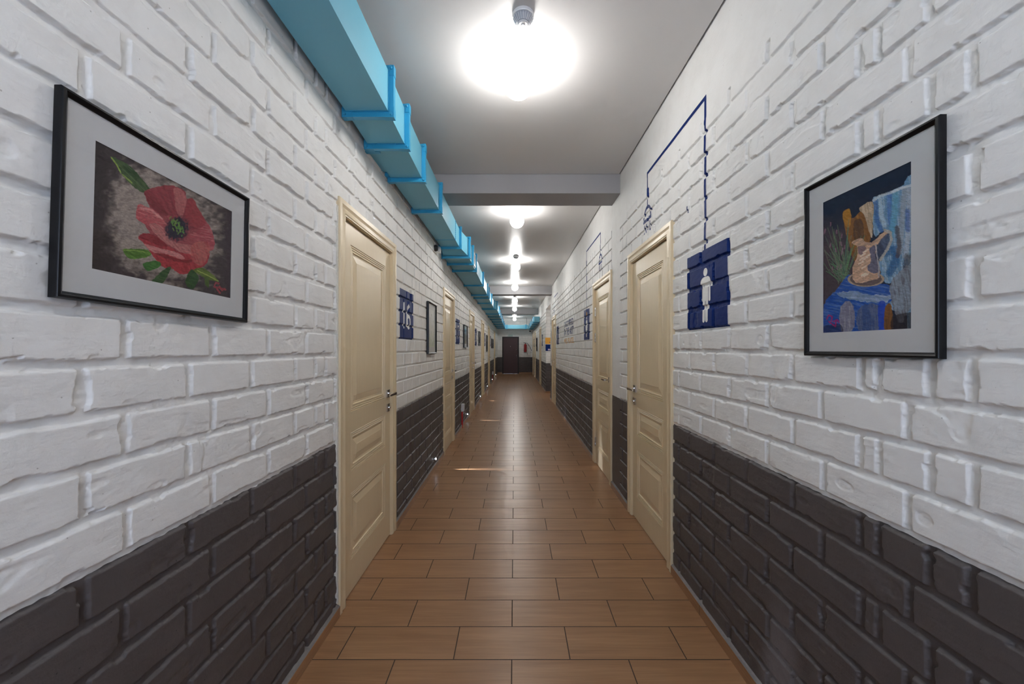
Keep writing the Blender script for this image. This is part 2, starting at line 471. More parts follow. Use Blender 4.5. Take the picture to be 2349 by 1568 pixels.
# rear wall with a window that lets the daylight in (behind the camera)
bm = bmesh.new()
WX0, WX1, WZ0, WZ1 = -.62, .68, .75, 2.35
for q in ((XL-.05, WX0, 0, 2.99), (WX1, XR+.05, 0, 2.99), (WX0, WX1, 0, WZ0), (WX0, WX1, WZ1, 2.99)):
    box(bm, q[0], q[1], YB-.15, YB, q[2], q[3])
tag(bmobj('wall_rear', bm, M['pass_']), 'white wall behind the viewer with a daylight window', 'wall', kind='structure')
bm = bmesh.new(); w = .05
for q in ((WX0, WX0+w, WZ0, WZ1), (WX1-w, WX1, WZ0, WZ1), (WX0+w, WX1-w, WZ0, WZ0+w), (WX0+w, WX1-w, WZ1-w, WZ1), (-.0, .05, WZ0+w, WZ1-w)):
    box(bm, q[0], q[1], YB-.10, YB-.05, q[2], q[3])
win = bmobj('window_1', bm, M['plastic']); tag(win, 'white framed daylight window behind the viewer', 'window', kind='structure')

# ------------------------------------------------------------------ floor, ceiling, beams, skirting
bm = bmesh.new(); box(bm, XL-.10, 2.5, YB-.15, YE+.15, -.08, 0)
tag(bmobj('floor', bm, M['floor']), 'wood look ceramic tile floor in a running bond', 'floor', kind='structure')
BEAMS = [(3.572, 3.885), (10.03, 10.35), (15.86, 16.17)]
bm = bmesh.new(); gap = .007
ed = [YB-.1]
for a, b in BEAMS: ed += [a-gap, b+gap]
ed += [YE-.004]
for a, b in zip(ed[::2], ed[1::2]): box(bm, XL-.02, XR-.010, a, b, H, H+.02)
box(bm, XL-.1, XR+.1, YB-.15, YE+.1, 2.985, 3.05)
tag(bmobj('ceiling', bm, M['ceil']), 'satin white ceiling panels between the beams', 'ceiling', kind='structure')
for i, (a, b) in enumerate(BEAMS):
    bm = bmesh.new(); box(bm, XL-.03, XR+.006, a, b, 2.718 if i == 0 else 2.685, 2.99)
    tag(bmobj('trim_%d' % (i+1), bm, M['beam'], bevel=.004, seg=1), ('nearest', 'middle', 'farthest')[i]+' grey ceiling beam crossing the corridor', 'ceiling beam', kind='structure')

def skirting(name, sd, spans, label):
    bm = bmesh.new(); bg = bmesh.new()
    for a, b in spans:
        vs = box(bm, *sorted((P3(sd, 0, -.004, 0)[0], P3(sd, 0, .0135, 0)[0])), a, b, 0, .052)
        q = [(.0125, .046), (.0125, .0525), (.006, .058), (-.012, .066), (-.012, .046)]
        A = [bg.verts.new(P3(sd, a, n, z)) for n, z in q]; B = [bg.verts.new(P3(sd, b, n, z)) for n, z in q]
        bg.faces.new(A); bg.faces.new(B)
        for i in range(5): bg.faces.new((A[i], A[(i+1) % 5], B[(i+1) % 5], B[i]))
    o = bmobj(name, bm, M['skirt']); tag(o, label, 'baseboard', kind='structure')
    bmobj('adhesive_fillet', bg, M['grout'], o)
def spans(ds, y0, y1, extra=()):
    out = []; y = y0
    for a, b in sorted(list(ds)+list(extra)): out.append((y, a+.001)); y = b-.001
    out.append((y, y1)); return out
skirting('baseboard_left', 'L', spans(DOORS_L, YB, YE), 'low wood look tile skirting along the left wall')
skirting('baseboard_right', 'R', spans(DOORS_R, YB, YE, [PASS[:2]]), 'low wood look tile skirting along the right wall')
bm = bmesh.new(); box(bm, XL, ENDDOOR[0]-.02, YE-.0135, YE+.004, 0, .075); box(bm, ENDDOOR[1]+.02, XR, YE-.0135, YE+.004, 0, .075)
tag(bmobj('baseboard_end', bm, M['skirt']), 'short skirting pieces either side of the dark end door', 'baseboard', kind='structure')

# side passage on the right, beyond the third right door
sl = Lattice('E', aligned('E', XR+.0, 2.4, .06), zaligned('E', .04, PASS[2]+.2), 0.0)
V, F = sl.mesh([]); V[:, 1] = PASS[1]-(YE-V[:, 1])
o = link('wall_passage', npmesh('wall_passage', V, F, False), M['wallR']); tag(o, 'brick return wall of the side passage, facing the viewer', 'wall', kind='structure')
bm = bmesh.new()
box(bm, XR+.012, 2.4, PASS[0]-.1, PASS[0], 0, 2.7); box(bm, 2.4, 2.5, PASS[0]-.1, PASS[1]+.1, 0, 2.7)
bmobj('passage_side', bm, M['pass_'], o)
bm = bmesh.new(); box(bm, XR-.0, 2.5, PASS[0]-.1, PASS[1]+.1, PASS[2], PASS[2]+.1)
bmobj('passage_soffit', bm, M['pass_'], o)
bm = bmesh.new(); box(bm, XR-.013, 2.4, PASS[1]-.0135, PASS[1]+.002, 0, .055)
bmobj('skirting', bm, M['skirt'], o)

# ------------------------------------------------------------------ panelled doors
PROF = [(0, 0), (.0015, -.0052), (.006, -.0006), (.0115, -.0010), (.0130, -.0062), (.0175, -.0016), (.0235, -.0020), (.0250, -.0072), (.0295, -.0026), (.0360, -.0030), (.0385, -.0095), (.050, -.0095), (.054, -.0085), (.082, -.0025), (.085, -.0012)]
PANELS = [(.993, 1.905), (.662, .882), (.184, .547)]
LEAF_N = -.010
def leaf_mesh(w, z0, z1, stile):
    pr = [p for p, _ in PROF]; ph = [h for _, h in PROF]
    al = [0, w]+[stile+p for p in pr]+[w-stile-p for p in pr]
    zl = [z0, z1]
    for a, b in PANELS: zl += [a+p for p in pr]+[b-p for p in pr]
    al = np.array(sorted(set(np.round(al, 5)))); zl = np.array(sorted(set(np.round(zl, 5))))
    A, Z = np.meshgrid(al, zl); h = np.zeros_like(A)
    for a, b in PANELS:
        p = np.minimum(np.minimum(A-stile, w-stile-A), np.minimum(Z-a, b-Z))
        h = np.where(p > 0, np.interp(p, pr, ph), h)
    return A, Z, h

def make_door(sd, W, handle_far, label, kindlabel, lock=True, handle_z=1.02):
    """W outer width of the casing; root at the near bottom corner of the casing"""
    sg = 1 if sd == 'L' else -1
    t = empty('door', (XL if sd == 'L' else XR, 0, 0), label, 'door', 'cream panelled doors', 'structure')
    Pn = lambda a, n, z: (sg*n, a, z)
    cw = .076; a0, a1 = cw+.006, W-cw-.006; lw = a1-a0
    # casing: mitred profile run up one side, across and down
    prof = [(0, -.012), (0, .010), (.003, .0145), (.026, .0145), (.031, .0115), (.040, .0085), (.046, .0092), (.056, .0120), (.064, .0135), (.069, .0115), (.071, .0100), (cw, .0100), (cw, -.012)]
    bm = bmesh.new(); rows = []
    for q, n in prof:
        rows.append([bm.verts.new(Pn(*p)) for p in ((q, n, .004), (q, n, CT-q), (W-q, n, CT-q), (W-q, n, .004))])
    for A, B in zip(rows, rows[1:]+rows[:1]):
        for i in range(3): bm.faces.new((A[i], A[i+1], B[i+1], B[i]))
    bm.faces.new([r[0] for r in rows]); bm.faces.new([r[3] for r in rows])
    bmobj('casing', bm, M['cream'], t, smooth=True, angle=25)
    # frame seals casing and leaf
    bm = bmesh.new(); zt = CT-cw
    for q in ((a0-.035, a0-.004, 0, zt), (a1+.004, a1+.035, 0, zt), (a0-.035, a1+.035, zt-.004, zt+.03)):
        vs = box(bm, *sorted((sg*-.075, sg*.004)), q[0], q[1], q[2], q[3])
    for q in ((a0-.01, a0+.015, 0, zt), (a1-.015, a1+.01, 0, zt), (a0-.01, a1+.01, zt-.02, zt)):
        box(bm, *sorted((sg*-.078, sg*-.056)), q[0], q[1], q[2], q[3])
    bmobj('frame', bm, M['cream'], t)
    # leaf
    zt -= .010
    A, Z, h = leaf_mesh(lw, .008, zt, .105); ny = A.shape[1]; nz = A.shape[0]
    V = np.stack([sg*(LEAF_N+h.ravel()), a0+A.ravel(), Z.ravel()], 1)
    jz, iy = np.meshgrid(np.arange(nz-1), np.arange(ny-1), indexing='ij'); b = (jz*ny+iy).ravel()
    F = np.stack([b, b+1, b+ny+1, b+ny], 1)
    if sd == 'L': F = F[:, ::-1]
    me = npmesh('leaf', V, F, smooth=False)
    bm = bmesh.new(); bm.from_mesh(me); bpy.data.meshes.remove(me)
    xf, xb = sg*LEAF_N, sg*(LEAF_N-.04)
    rim = [(a0, .008), (a1, .008), (a1, zt), (a0, zt)]
    fv = [bm.verts.new((xf, y, z)) for y, z in rim]; bv = [bm.verts.new((xb, y, z)) for y, z in rim]
    for i in range(4): bm.faces.new((fv[i], fv[(i+1) % 4], bv[(i+1) % 4], bv[i]))
    bm.faces.new(bv)
    me = bpy.data.meshes.new('leaf'); bm.to_mesh(me); bm.free()
    leaf = link('leaf', me, M['cream'], t)
    # handle
    hy = (a1-.052) if handle_far else (a0+.052); dr = -1 if handle_far else 1
    n0 = LEAF_N
    bm = bmesh.new()
    box(bm, sg*n0, sg*(n0+.009), hy-.027, hy+.027, handle_z-.027, handle_z+.027)
    lathe(bm, [(.0095, 0), (.0085, sg*.038), (.0085, sg*.046)], (sg*(n0+.008), hy, handle_z), 'X', 14)
    L_ = [(n0+.040, hy-dr*.012), (n0+.062, hy-dr*.012), (n0+.060, hy+dr*.125), (n0+.050, hy+dr*.125)]
    hexa(bm, [(sg*n, y, handle_z-.006-(.002 if i < 2 else 0)) for i, (n, y) in enumerate(L_)], [(sg*n, y, handle_z+.010-(0 if i < 2 else .004)) for i, (n, y) in enumerate(L_)])
    tag(bmobj('handle', bm, M['chrome'], leaf, smooth=True, bevel=.0015, seg=2), 'chrome lever handle')
    if lock:
        bm = bmesh.new(); z = handle_z-.098
        box(bm, sg*n0, sg*(n0+.009), hy-.027, hy+.027, z-.027, z+.027)
        lathe(bm, [(.0085, 0), (.0085, sg*.016), (.006, sg*.019)], (sg*n0, hy, z), 'X', 14)
        tag(bmobj('lock_plate', bm, M['chrome'], leaf, smooth=True, bevel=.0015, seg=2), 'square chrome lock plate')
    ay = a0-.001 if handle_far else a1+.001
    for z in (1.76, 1.46, .25):
        bm = bmesh.new(); lathe(bm, [(.0001, -.055), (.006, -.052), (.007, -.049), (.007, -.018), (.0065, -.017), (.007, -.016), (.007, .016), (.0065, .017), (.007, .018), (.007, .049), (.006, .052), (.0001, .055)], (sg*(n0+.006), ay, z), 'Z', 12)
        bmobj('hinge', bm, M['hinge'] if sd == 'L' or handle_far else M['chrome'], leaf, smooth=True)
    return t

def dup(o, parent=None):
    c = o.copy(); COL.objects.link(c)
    if parent is not None: c.parent = parent
    for ch in o.children: dup(ch, c)
    return c

ORD = ['nearest', 'second', 'third', 'fourth', 'fifth', 'sixth and farthest']
LBL_L = ['nearest cream panelled door on the left wall, beside the poppy picture', 'second cream door on the left wall, between a portrait picture frame and a blue sign',
         'third cream door along the left wall, beyond the white box with the red cable cover', 'fourth cream door along the left wall, below the far stretch of blue duct',
         'fifth cream door along the left wall, just before two narrow frames', 'farthest cream door on the left wall, next to the end wall corner']
LBL_R = ['nearest cream panelled door on the right wall, under the large painted shower head', 'second cream door on the right wall, beside the smooth plaster strip',
         'third cream door on the right wall, next to the side passage', 'fourth cream door on the right wall, first beyond the side passage',
         'fifth cream door on the right wall, second beyond the side passage', 'farthest cream door on the right wall, next to the red extinguisher']
tl = tr = tr2 = None; n_ = 0
for i, (a, b) in enumerate(DOORS_L):
    n_ += 1
    if i == 0: d = make_door('L', b-a, True, '', '')
    elif i == 1: d = tl = make_door('L', b-a, True, '', '')
    else: d = dup(tl)
    d.name = 'door_%d' % n_; d.location = (XL, a, 0); d['label'] = LBL_L[i]
for i, (a, b) in enumerate(DOORS_R):
    n_ += 1
    if i == 0: d = make_door('R', b-a, True, '', '')
    elif i == 1: d = tr = make_door('R', b-a, False, '', '', lock=False)
    elif i == 2: d = make_door('R', b-a, True, '', '')
    else: d = dup(tr)
    d.name = 'door_%d' % n_; d.location = (XR, a, 0); d['label'] = LBL_R[i]
# rough filler strip between the brick and the nearest left casing
bm = bmesh.new(); rng = random.Random(4)
zz = [.07+i*.02 for i in range(100)]
fr = [(2.003-.006-rng.random()*.010, z) for z in zz]
A = [bm.verts.new((XL+.004, y, z)) for y, z in fr]; B = [bm.verts.new((XL+.006, 2.006, z)) for y, z in fr]; C_ = [bm.verts.new((XL-.012, y-.003, z)) for y, z in fr]
for i in range(len(zz)-1):
    bm.faces.new((A[i], A[i+1], B[i+1], B[i])); bm.faces.new((C_[i], C_[i+1], A[i+1], A[i]))
tag(bmobj('trim_4', bm, M['foam'], smooth=True), 'rough filler strip along the nearest left door casing', 'filler strip', kind='structure')

# end door
t = empty('door_13', (0, YE, 0), 'dark brown padded steel door in the far end wall', 'door', kind='structure')
x0, x1, zt = ENDDOOR; bm = bmesh.new()
for q in ((x0-.015, x0+.055, 0, zt+.015), (x1-.055, x1+.015, 0, zt+.015), (x0+.055, x1-.055, zt-.05, zt+.015)): box(bm, q[0], q[1], -.012, .08, q[2], q[3])
bmobj('frame', bm, M['jamb'], t, bevel=.004, seg=1)
bm = bmesh.new(); box(bm, x0+.055, x1-.055, .004, .06, .005, zt-.05)
lf = bmobj('leaf', bm, M['brown'], t, bevel=.008)
for nm, (px, pz, r, pr) in dict(peephole=(-.208, 1.425, .020, .014), lock_knob=(.115, 1.248, .036, .03), handle_knob=(.112, .963, .030, .05), keyhole_cap=(.110, .885, .014, .01)).items():
    bm = bmesh.new(); lathe(bm, [(r, .006), (r, -.004), (r*.8, -pr*.7), (r*.35, -pr), (0, -pr)], (px, 0, pz), 'Y', 16)
    tag(bmobj(nm, bm, M['chrome'], lf, smooth=True), 'chrome '+nm.replace('_', ' '))

# ------------------------------------------------------------------ masks for painted shapes
def text_mask(s, size, sx, cy, cz, mirror, bold=.0):
    """letters set with the built-in font; returns inside(Y, Z). mirror: reading direction runs towards the camera"""
    cu = bpy.data.curves.new('t', 'FONT'); cu.body = s; cu.size = 1; cu.align_x = 'CENTER'; cu.offset = bold; cu.resolution_u = 3
    ob = bpy.data.objects.new('t', cu); COL.objects.link(ob)
    dg = bpy.context.evaluated_depsgraph_get(); me = bpy.data.meshes.new_from_object(ob.evaluated_get(dg))
    me.calc_loop_triangles()
    v = np.array([x.co[:2] for x in me.vertices]); T = np.array([x.vertices[:] for x in me.loop_triangles])
    bpy.data.objects.remove(ob); bpy.data.curves.remove(cu); bpy.data.meshes.remove(me)
    cx = (v[:, 0].min()+v[:, 0].max())/2; cyy = (v[:, 1].min()+v[:, 1].max())/2
    hgt = v[:, 1].max()-v[:, 1].min(); wid = v[:, 0].max()-v[:, 0].min()
    v = (v-np.array([cx, cyy]))*np.array([sx/wid, size/hgt])
    def f(Y, Z):
        u = ((cy-Y) if mirror else (Y-cy)); w = Z-cz; m = np.zeros(u.shape, bool)
        for a, b, c in T:
            A, B, C = v[a], v[b], v[c]
            lo = np.minimum(np.minimum(A, B), C); hi = np.maximum(np.maximum(A, B), C)
            s_ = (u >= lo[0]) & (u <= hi[0]) & (w >= lo[1]) & (w <= hi[1])
            if not s_.any(): continue
            uu, ww = u[s_], w[s_]
            e = lambda P, Q: (Q[0]-P[0])*(ww-P[1])-(Q[1]-P[1])*(uu-P[0])
            e1, e2, e3 = e(A, B), e(B, C), e(C, A)
            m[s_] |= ((e1 >= 0) & (e2 >= 0) & (e3 >= 0)) | ((e1 <= 0) & (e2 <= 0) & (e3 <= 0))
        return m
    return f
def seg_d(u, v, ax, ay, bx, by):
    dx, dy = bx-ax, by-ay; t = np.clip(((u-ax)*dx+(v-ay)*dy)/(dx*dx+dy*dy+1e-12), 0, 1)
    return np.hypot(u-ax-t*dx, v-ay-t*dy)
def capsules(c, L):
    def f(Y, Z):
        m = np.zeros(Y.shape, bool)
        for ax, ay, bx, by, r in L: m |= seg_d(Y-c[0], Z-c[1], ax, ay, bx, by) < r
        return m
    return f

def rround(u, v, x0, x1, y0, y1, r):
    cx, cy = np.clip(u, x0+r, x1-r), np.clip(v, y0+r, y1-r)
    return np.hypot(u-cx, v-cy) < r
def man(cy, cz):
    def f(Y, Z):
        u, v = Y-cy, Z-cz
        m = np.hypot(u, v-.062) < .0205
        m |= rround(u, v, -.052, .052, -.03, .039, .032) & (v > -.02)
        arm = (np.abs(np.abs(u)-.0405) < .0095) & (v < .01) & (v > -.075) | (np.hypot(np.abs(u)-.0405, v+.075) < .0095)
        body = (np.abs(u) < .0275) & (v < .01) & (v > -.08)
        m = (m & (v > .005)) | arm | body
        leg = ((np.abs(np.abs(u)-.0148) < .0125) & (v <= -.07) & (v > -.173)) | (np.hypot(np.abs(u)-.0148, v+.173) < .0125)
        return m | leg
    return f
def woman(cy, cz):
    def f(Y, Z):
        u, v = np.abs(Y-cy), Z-cz
        m = np.hypot(u, v-.062) < .0205
        m |= (v < .036) & (v > -.02) & (u < .032)
        m |= (v <= -.015) & (v > -.095) & (u < .028+(-.015-v)*.42)
        m |= seg_d(u, v, .036, .028, .062, -.06) < .009
        m |= ((np.abs(u-.0145) < .0105) & (v <= -.09) & (v > -.18))
        return m
    return f

def sign(sd, q, label, fig, name='room_sign', k=3, extra=None, group='navy signs painted on the brick'):
    y0, y1, z0, z1 = q; lat = LAT[sd, 'near'] if (sd == 'R' and y1 < 3) else LAT[sd, 'far']
    t = empty(name, P3(sd, (y0+y1)/2, 0, (z0+z1)/2), label, 'sign', group)
    paint('panel', lat, None, q, 2 if lat is LAT['R', 'near'] else 1, M['blue'], t, .0008)
    for nm, fn, m, off in fig: paint(nm, lat, fn, q, k, M[m], t, off)
    return t
far = LAT['L', 'far']
nums = ['16', '17', '18', '19', '20']
for i, q in enumerate(SIGN_L):
    cy = (q[0]+q[1])/2
    lab = ('nearest navy room number sign on the left wall, beyond the first door', 'second navy number sign on the left wall, right after the second door',
           'third navy number sign on the left wall, before a small dark frame', 'fourth navy number sign on the left wall, before a tall dark frame',
           'farthest greyish number sign on the left wall, near two narrow frames')[i]
    sign('L', q, lab, [('number', text_mask(nums[i], .215, .215, cy, (q[2]+q[3])/2-.008, False, .0), 'white', .0018)], k=10 if i < 2 else 6)
# right: restroom figures with painted water pipes and shower heads
def pipe_mask(yp, zs, zt, ye, zb, w=.010):
    def f(Y, Z):
        m = (np.abs(Y-yp) < w) & (Z > zs) & (Z < zt+w)
        m |= (np.abs(Z-zt) < w) & (Y > yp-w) & (Y < ye+w)
        m |= (np.abs(Y-ye) < w*.8) & (Z > zb) & (Z < zt)
        return m
    return f
def shower_mask(y, z):
    def f(Y, Z):
        u, v = Y-y, Z-z
        r = np.hypot(u/.075, v/.078)
        m = (np.abs(r-1) < .14) & (v > 0) & (r > .8)
        m |= (np.abs(v+.012) < .012) & (np.abs(u) < .088)
        for q in (-.06, -.02, .02, .06): m |= (np.abs(u-q) < .0075) & (v < -.036) & (v > -.102)
        return m
    return f
figs = [man, woman, man, man, woman, man]
labr = ['nearest navy restroom sign with white man and painted shower pipe, by first right door', 'second navy restroom sign on the right wall with small orange bow, by second right door',
        'third navy restroom sign on the right wall, left of the wall lettering', 'navy sign between side passage and fourth right door', 'navy sign on the right wall beside a grey frame',
        'farthest navy sign on the right wall, near the extinguisher']
for i, q in enumerate(SIGN_R):
    cy, cz = (q[0]+q[1])/2, (q[2]+q[3])/2
    if i == 1: cy += .0
    F_ = [('pictogram', figs[i](cy, cz+.02), 'white', .0018)]
    if i == 1: F_.append(('bow', (lambda Y, Z, a=cy, b=cz: seg_d(Y-a, Z-b, 0, .125, 0, .15) < .012), 'orange', .0018))
    t = sign('R', q, labr[i], F_, 'restroom_sign', k=3 if i == 0 else 9)
    if i < 3:
        lat = LAT['R', 'near'] if i == 0 else LAT['R', 'far']
        yp, ye, zt, zh = [(1.981, 2.842, 2.577, 2.262), (5.237, 4.39, 2.60, 2.285), (8.72, 9.55, 2.545, 2.25)][i]
        kk = 3 if i == 0 else 8
        if ye > yp: pm = pipe_mask(yp, q[3]-.001, zt, ye, zh+.072)
        else: pm = (lambda Y, Z, a=pipe_mask(-yp, q[3]-.001, zt, -ye, zh+.072): a(-Y, Z))
        lo, hi = min(yp, ye)-.02, max(yp, ye)+.02
        paint('painted_pipe', lat, pm, (lo, hi, q[3]-.002, zt+.02), kk, M['blue'], t, .0008)
        paint('painted_shower_head', lat, shower_mask(ye, zh), (ye-.1, ye+.1, zh-.11, zh+.09), kk, M['blue'], t, .0008)
        if i == 0: paint('paint_dash', lat, lambda Y, Z: np.abs(Y-2.185) < .006, (2.175, 2.195, 2.076, 2.112), 3, M['blue'], t, .0008)
lt = empty('wall_lettering', P3('R', 6.98, 0, 1.62), 'navy and orange lettering in three lines painted on the right wall', 'lettering')
for s_, z_, hgt, m_ in (('DISCOVERED', 1.775, .105, 'blue'), ('IN THE MOST', 1.635, .130, 'blue'), ('WILD PLACES', 1.470, .092, 'orange')):
    ws = s_.split(' '); tot = len(s_); pos = 0
    for wd in ws:
        a = 7.585-1.20*pos/tot; b = 7.585-1.20*(pos+len(wd))/tot; pos += len(wd)+1
        paint('word', LAT['R', 'far'], text_mask(wd, hgt, (a-b)*.96, (a+b)/2, z_, True, .02), (6.36, 7.61, z_-.08, z_+.08), 7, M[m_], lt, .0008)

# painted squares on the passage return wall
def flat_sign(name, x0, x1, z0, z1, mat, label, extra):
    bm = bmesh.new(); box(bm, x0, x1, PASS[1]-.010, PASS[1]+.004, z0, z1)
    o = bmobj(name, bm, mat, bevel=.002, seg=1); tag(o, label, 'sign', 'square signs by the side passage')
    for nm, q, m_ in extra:
        b = bmesh.new(); box(b, q[0], q[1], PASS[1]-.0115, PASS[1]-.0095, q[2], q[3]); bmobj(nm, b, m_, o)
flat_sign('square_sign', XR-.022, 1.105, 1.462, 1.652, M['orange'], 'orange square sign on the side passage corner', [('printed_mark', (1.04, 1.07, 1.50, 1.525), M['hinge']), ('printed_mark', (1.078, 1.085, 1.495, 1.53), M['hinge'])])
flat_sign('square_sign', XR-.012, 1.10, 1.255, 1.448, M['blue'], 'navy square sign with lilac label on the side passage corner', [('label_patch', (1.0, 1.092, 1.272, 1.318), M['lilac'])])

# ------------------------------------------------------------------ pictures
def inpoly(px, py, pts):
    m = np.zeros(px.shape, bool); n = len(pts)
    for i in range(n):
        x0, y0 = pts[i]; x1, y1 = pts[(i+1) % n]
        if y0 == y1: continue
        c = ((y0 > py) != (y1 > py)) & (px < (x1-x0)*(py-y0)/(y1-y0)+x0); m ^= c
    return m
def smoothpoly(pts, n=6):
    P = [np.array(p, float) for p in pts]; out = []; N = len(P)
    for i in range(N):
        a, b, c, d = P[i-1], P[i], P[(i+1) % N], P[(i+2) % N]
        for j in range(n):
            t = j/n; out.append(tuple(.5*((2*b)+(c-a)*t+(2*a-5*b+4*c-d)*t*t+(3*b-3*c+d-a)*t**3)))
    return out
def homog(src, dst):
    A = []
    for (x, y), (u, v) in zip(src, dst):
        A.append([x, y, 1, 0, 0, 0, -u*x, -u*y, -u]); A.append([0, 0, 0, x, y, 1, -v*x, -v*y, -v])
    _, _, vt = np.linalg.svd(np.array(A, float)); return vt[-1].reshape(3, 3)
class Canvas:
    def __init__(s, nx, ny, quad):
        s.nx, s.ny = nx, ny
        u, v = np.meshgrid((np.arange(nx)+.5)/nx, (np.arange(ny)+.5)/ny)   # v down
        Hm = homog([(0, 0), (1, 0), (1, 1), (0, 1)], quad)
        w = Hm[2, 0]*u+Hm[2, 1]*v+Hm[2, 2]
        s.x = (Hm[0, 0]*u+Hm[0, 1]*v+Hm[0, 2])/w; s.y = (Hm[1, 0]*u+Hm[1, 1]*v+Hm[1, 2])/w
        s.u, s.v = u, v
        s.c = np.zeros((ny, nx, 3)); s.streak = vn(s.x/22+s.y/60, s.y/7-s.x/30, 5)-.5
    def rgb(s, c): return np.array(lin(*c)[:3])
    def put(s, m, c, a=1.0):
        m = np.clip(m*a, 0, 1)[..., None]; s.c = s.c*(1-m)+s.rgb(c)*m
    def poly(s, pts, c, c2=None, a=1.0, rough=10, ang=.5, sm=True):
        wx = (vn(s.x/18, s.y/18, 3)-.5)*rough; wy = (vn(s.x/18, s.y/18, 8)-.5)*rough
        m = inpoly(s.x+wx, s.y+wy, smoothpoly(pts) if sm else pts).astype(float)
        s.put(m, c, a)
        if c2 is not None:
            ca, sa = math.cos(ang), math.sin(ang)
            st = fbm((s.x*ca+s.y*sa)/90, (s.y*ca-s.x*sa)/11, 17)
            s.put(m*sst(.42, .75, st), c2, .75*a)
        return m
    def stroke(s, pts, c, w, a=1.0):
        d = np.full(s.x.shape, 1e9)
        for p, q in zip(pts, pts[1:]): d = np.minimum(d, seg_d(s.x, s.y, *p, *q))
        s.put(1-sst(w*.5, w, d+(vn(s.x/5, s.y/5, 4)-.5)*w*.6), c, a)
    def grain(s, k=.25):
        g = 1+k*s.streak+(vn(s.x/2.3, s.y/2.3, 6)-.5)*k; s.c = np.clip(s.c*g[..., None], 0, 1)

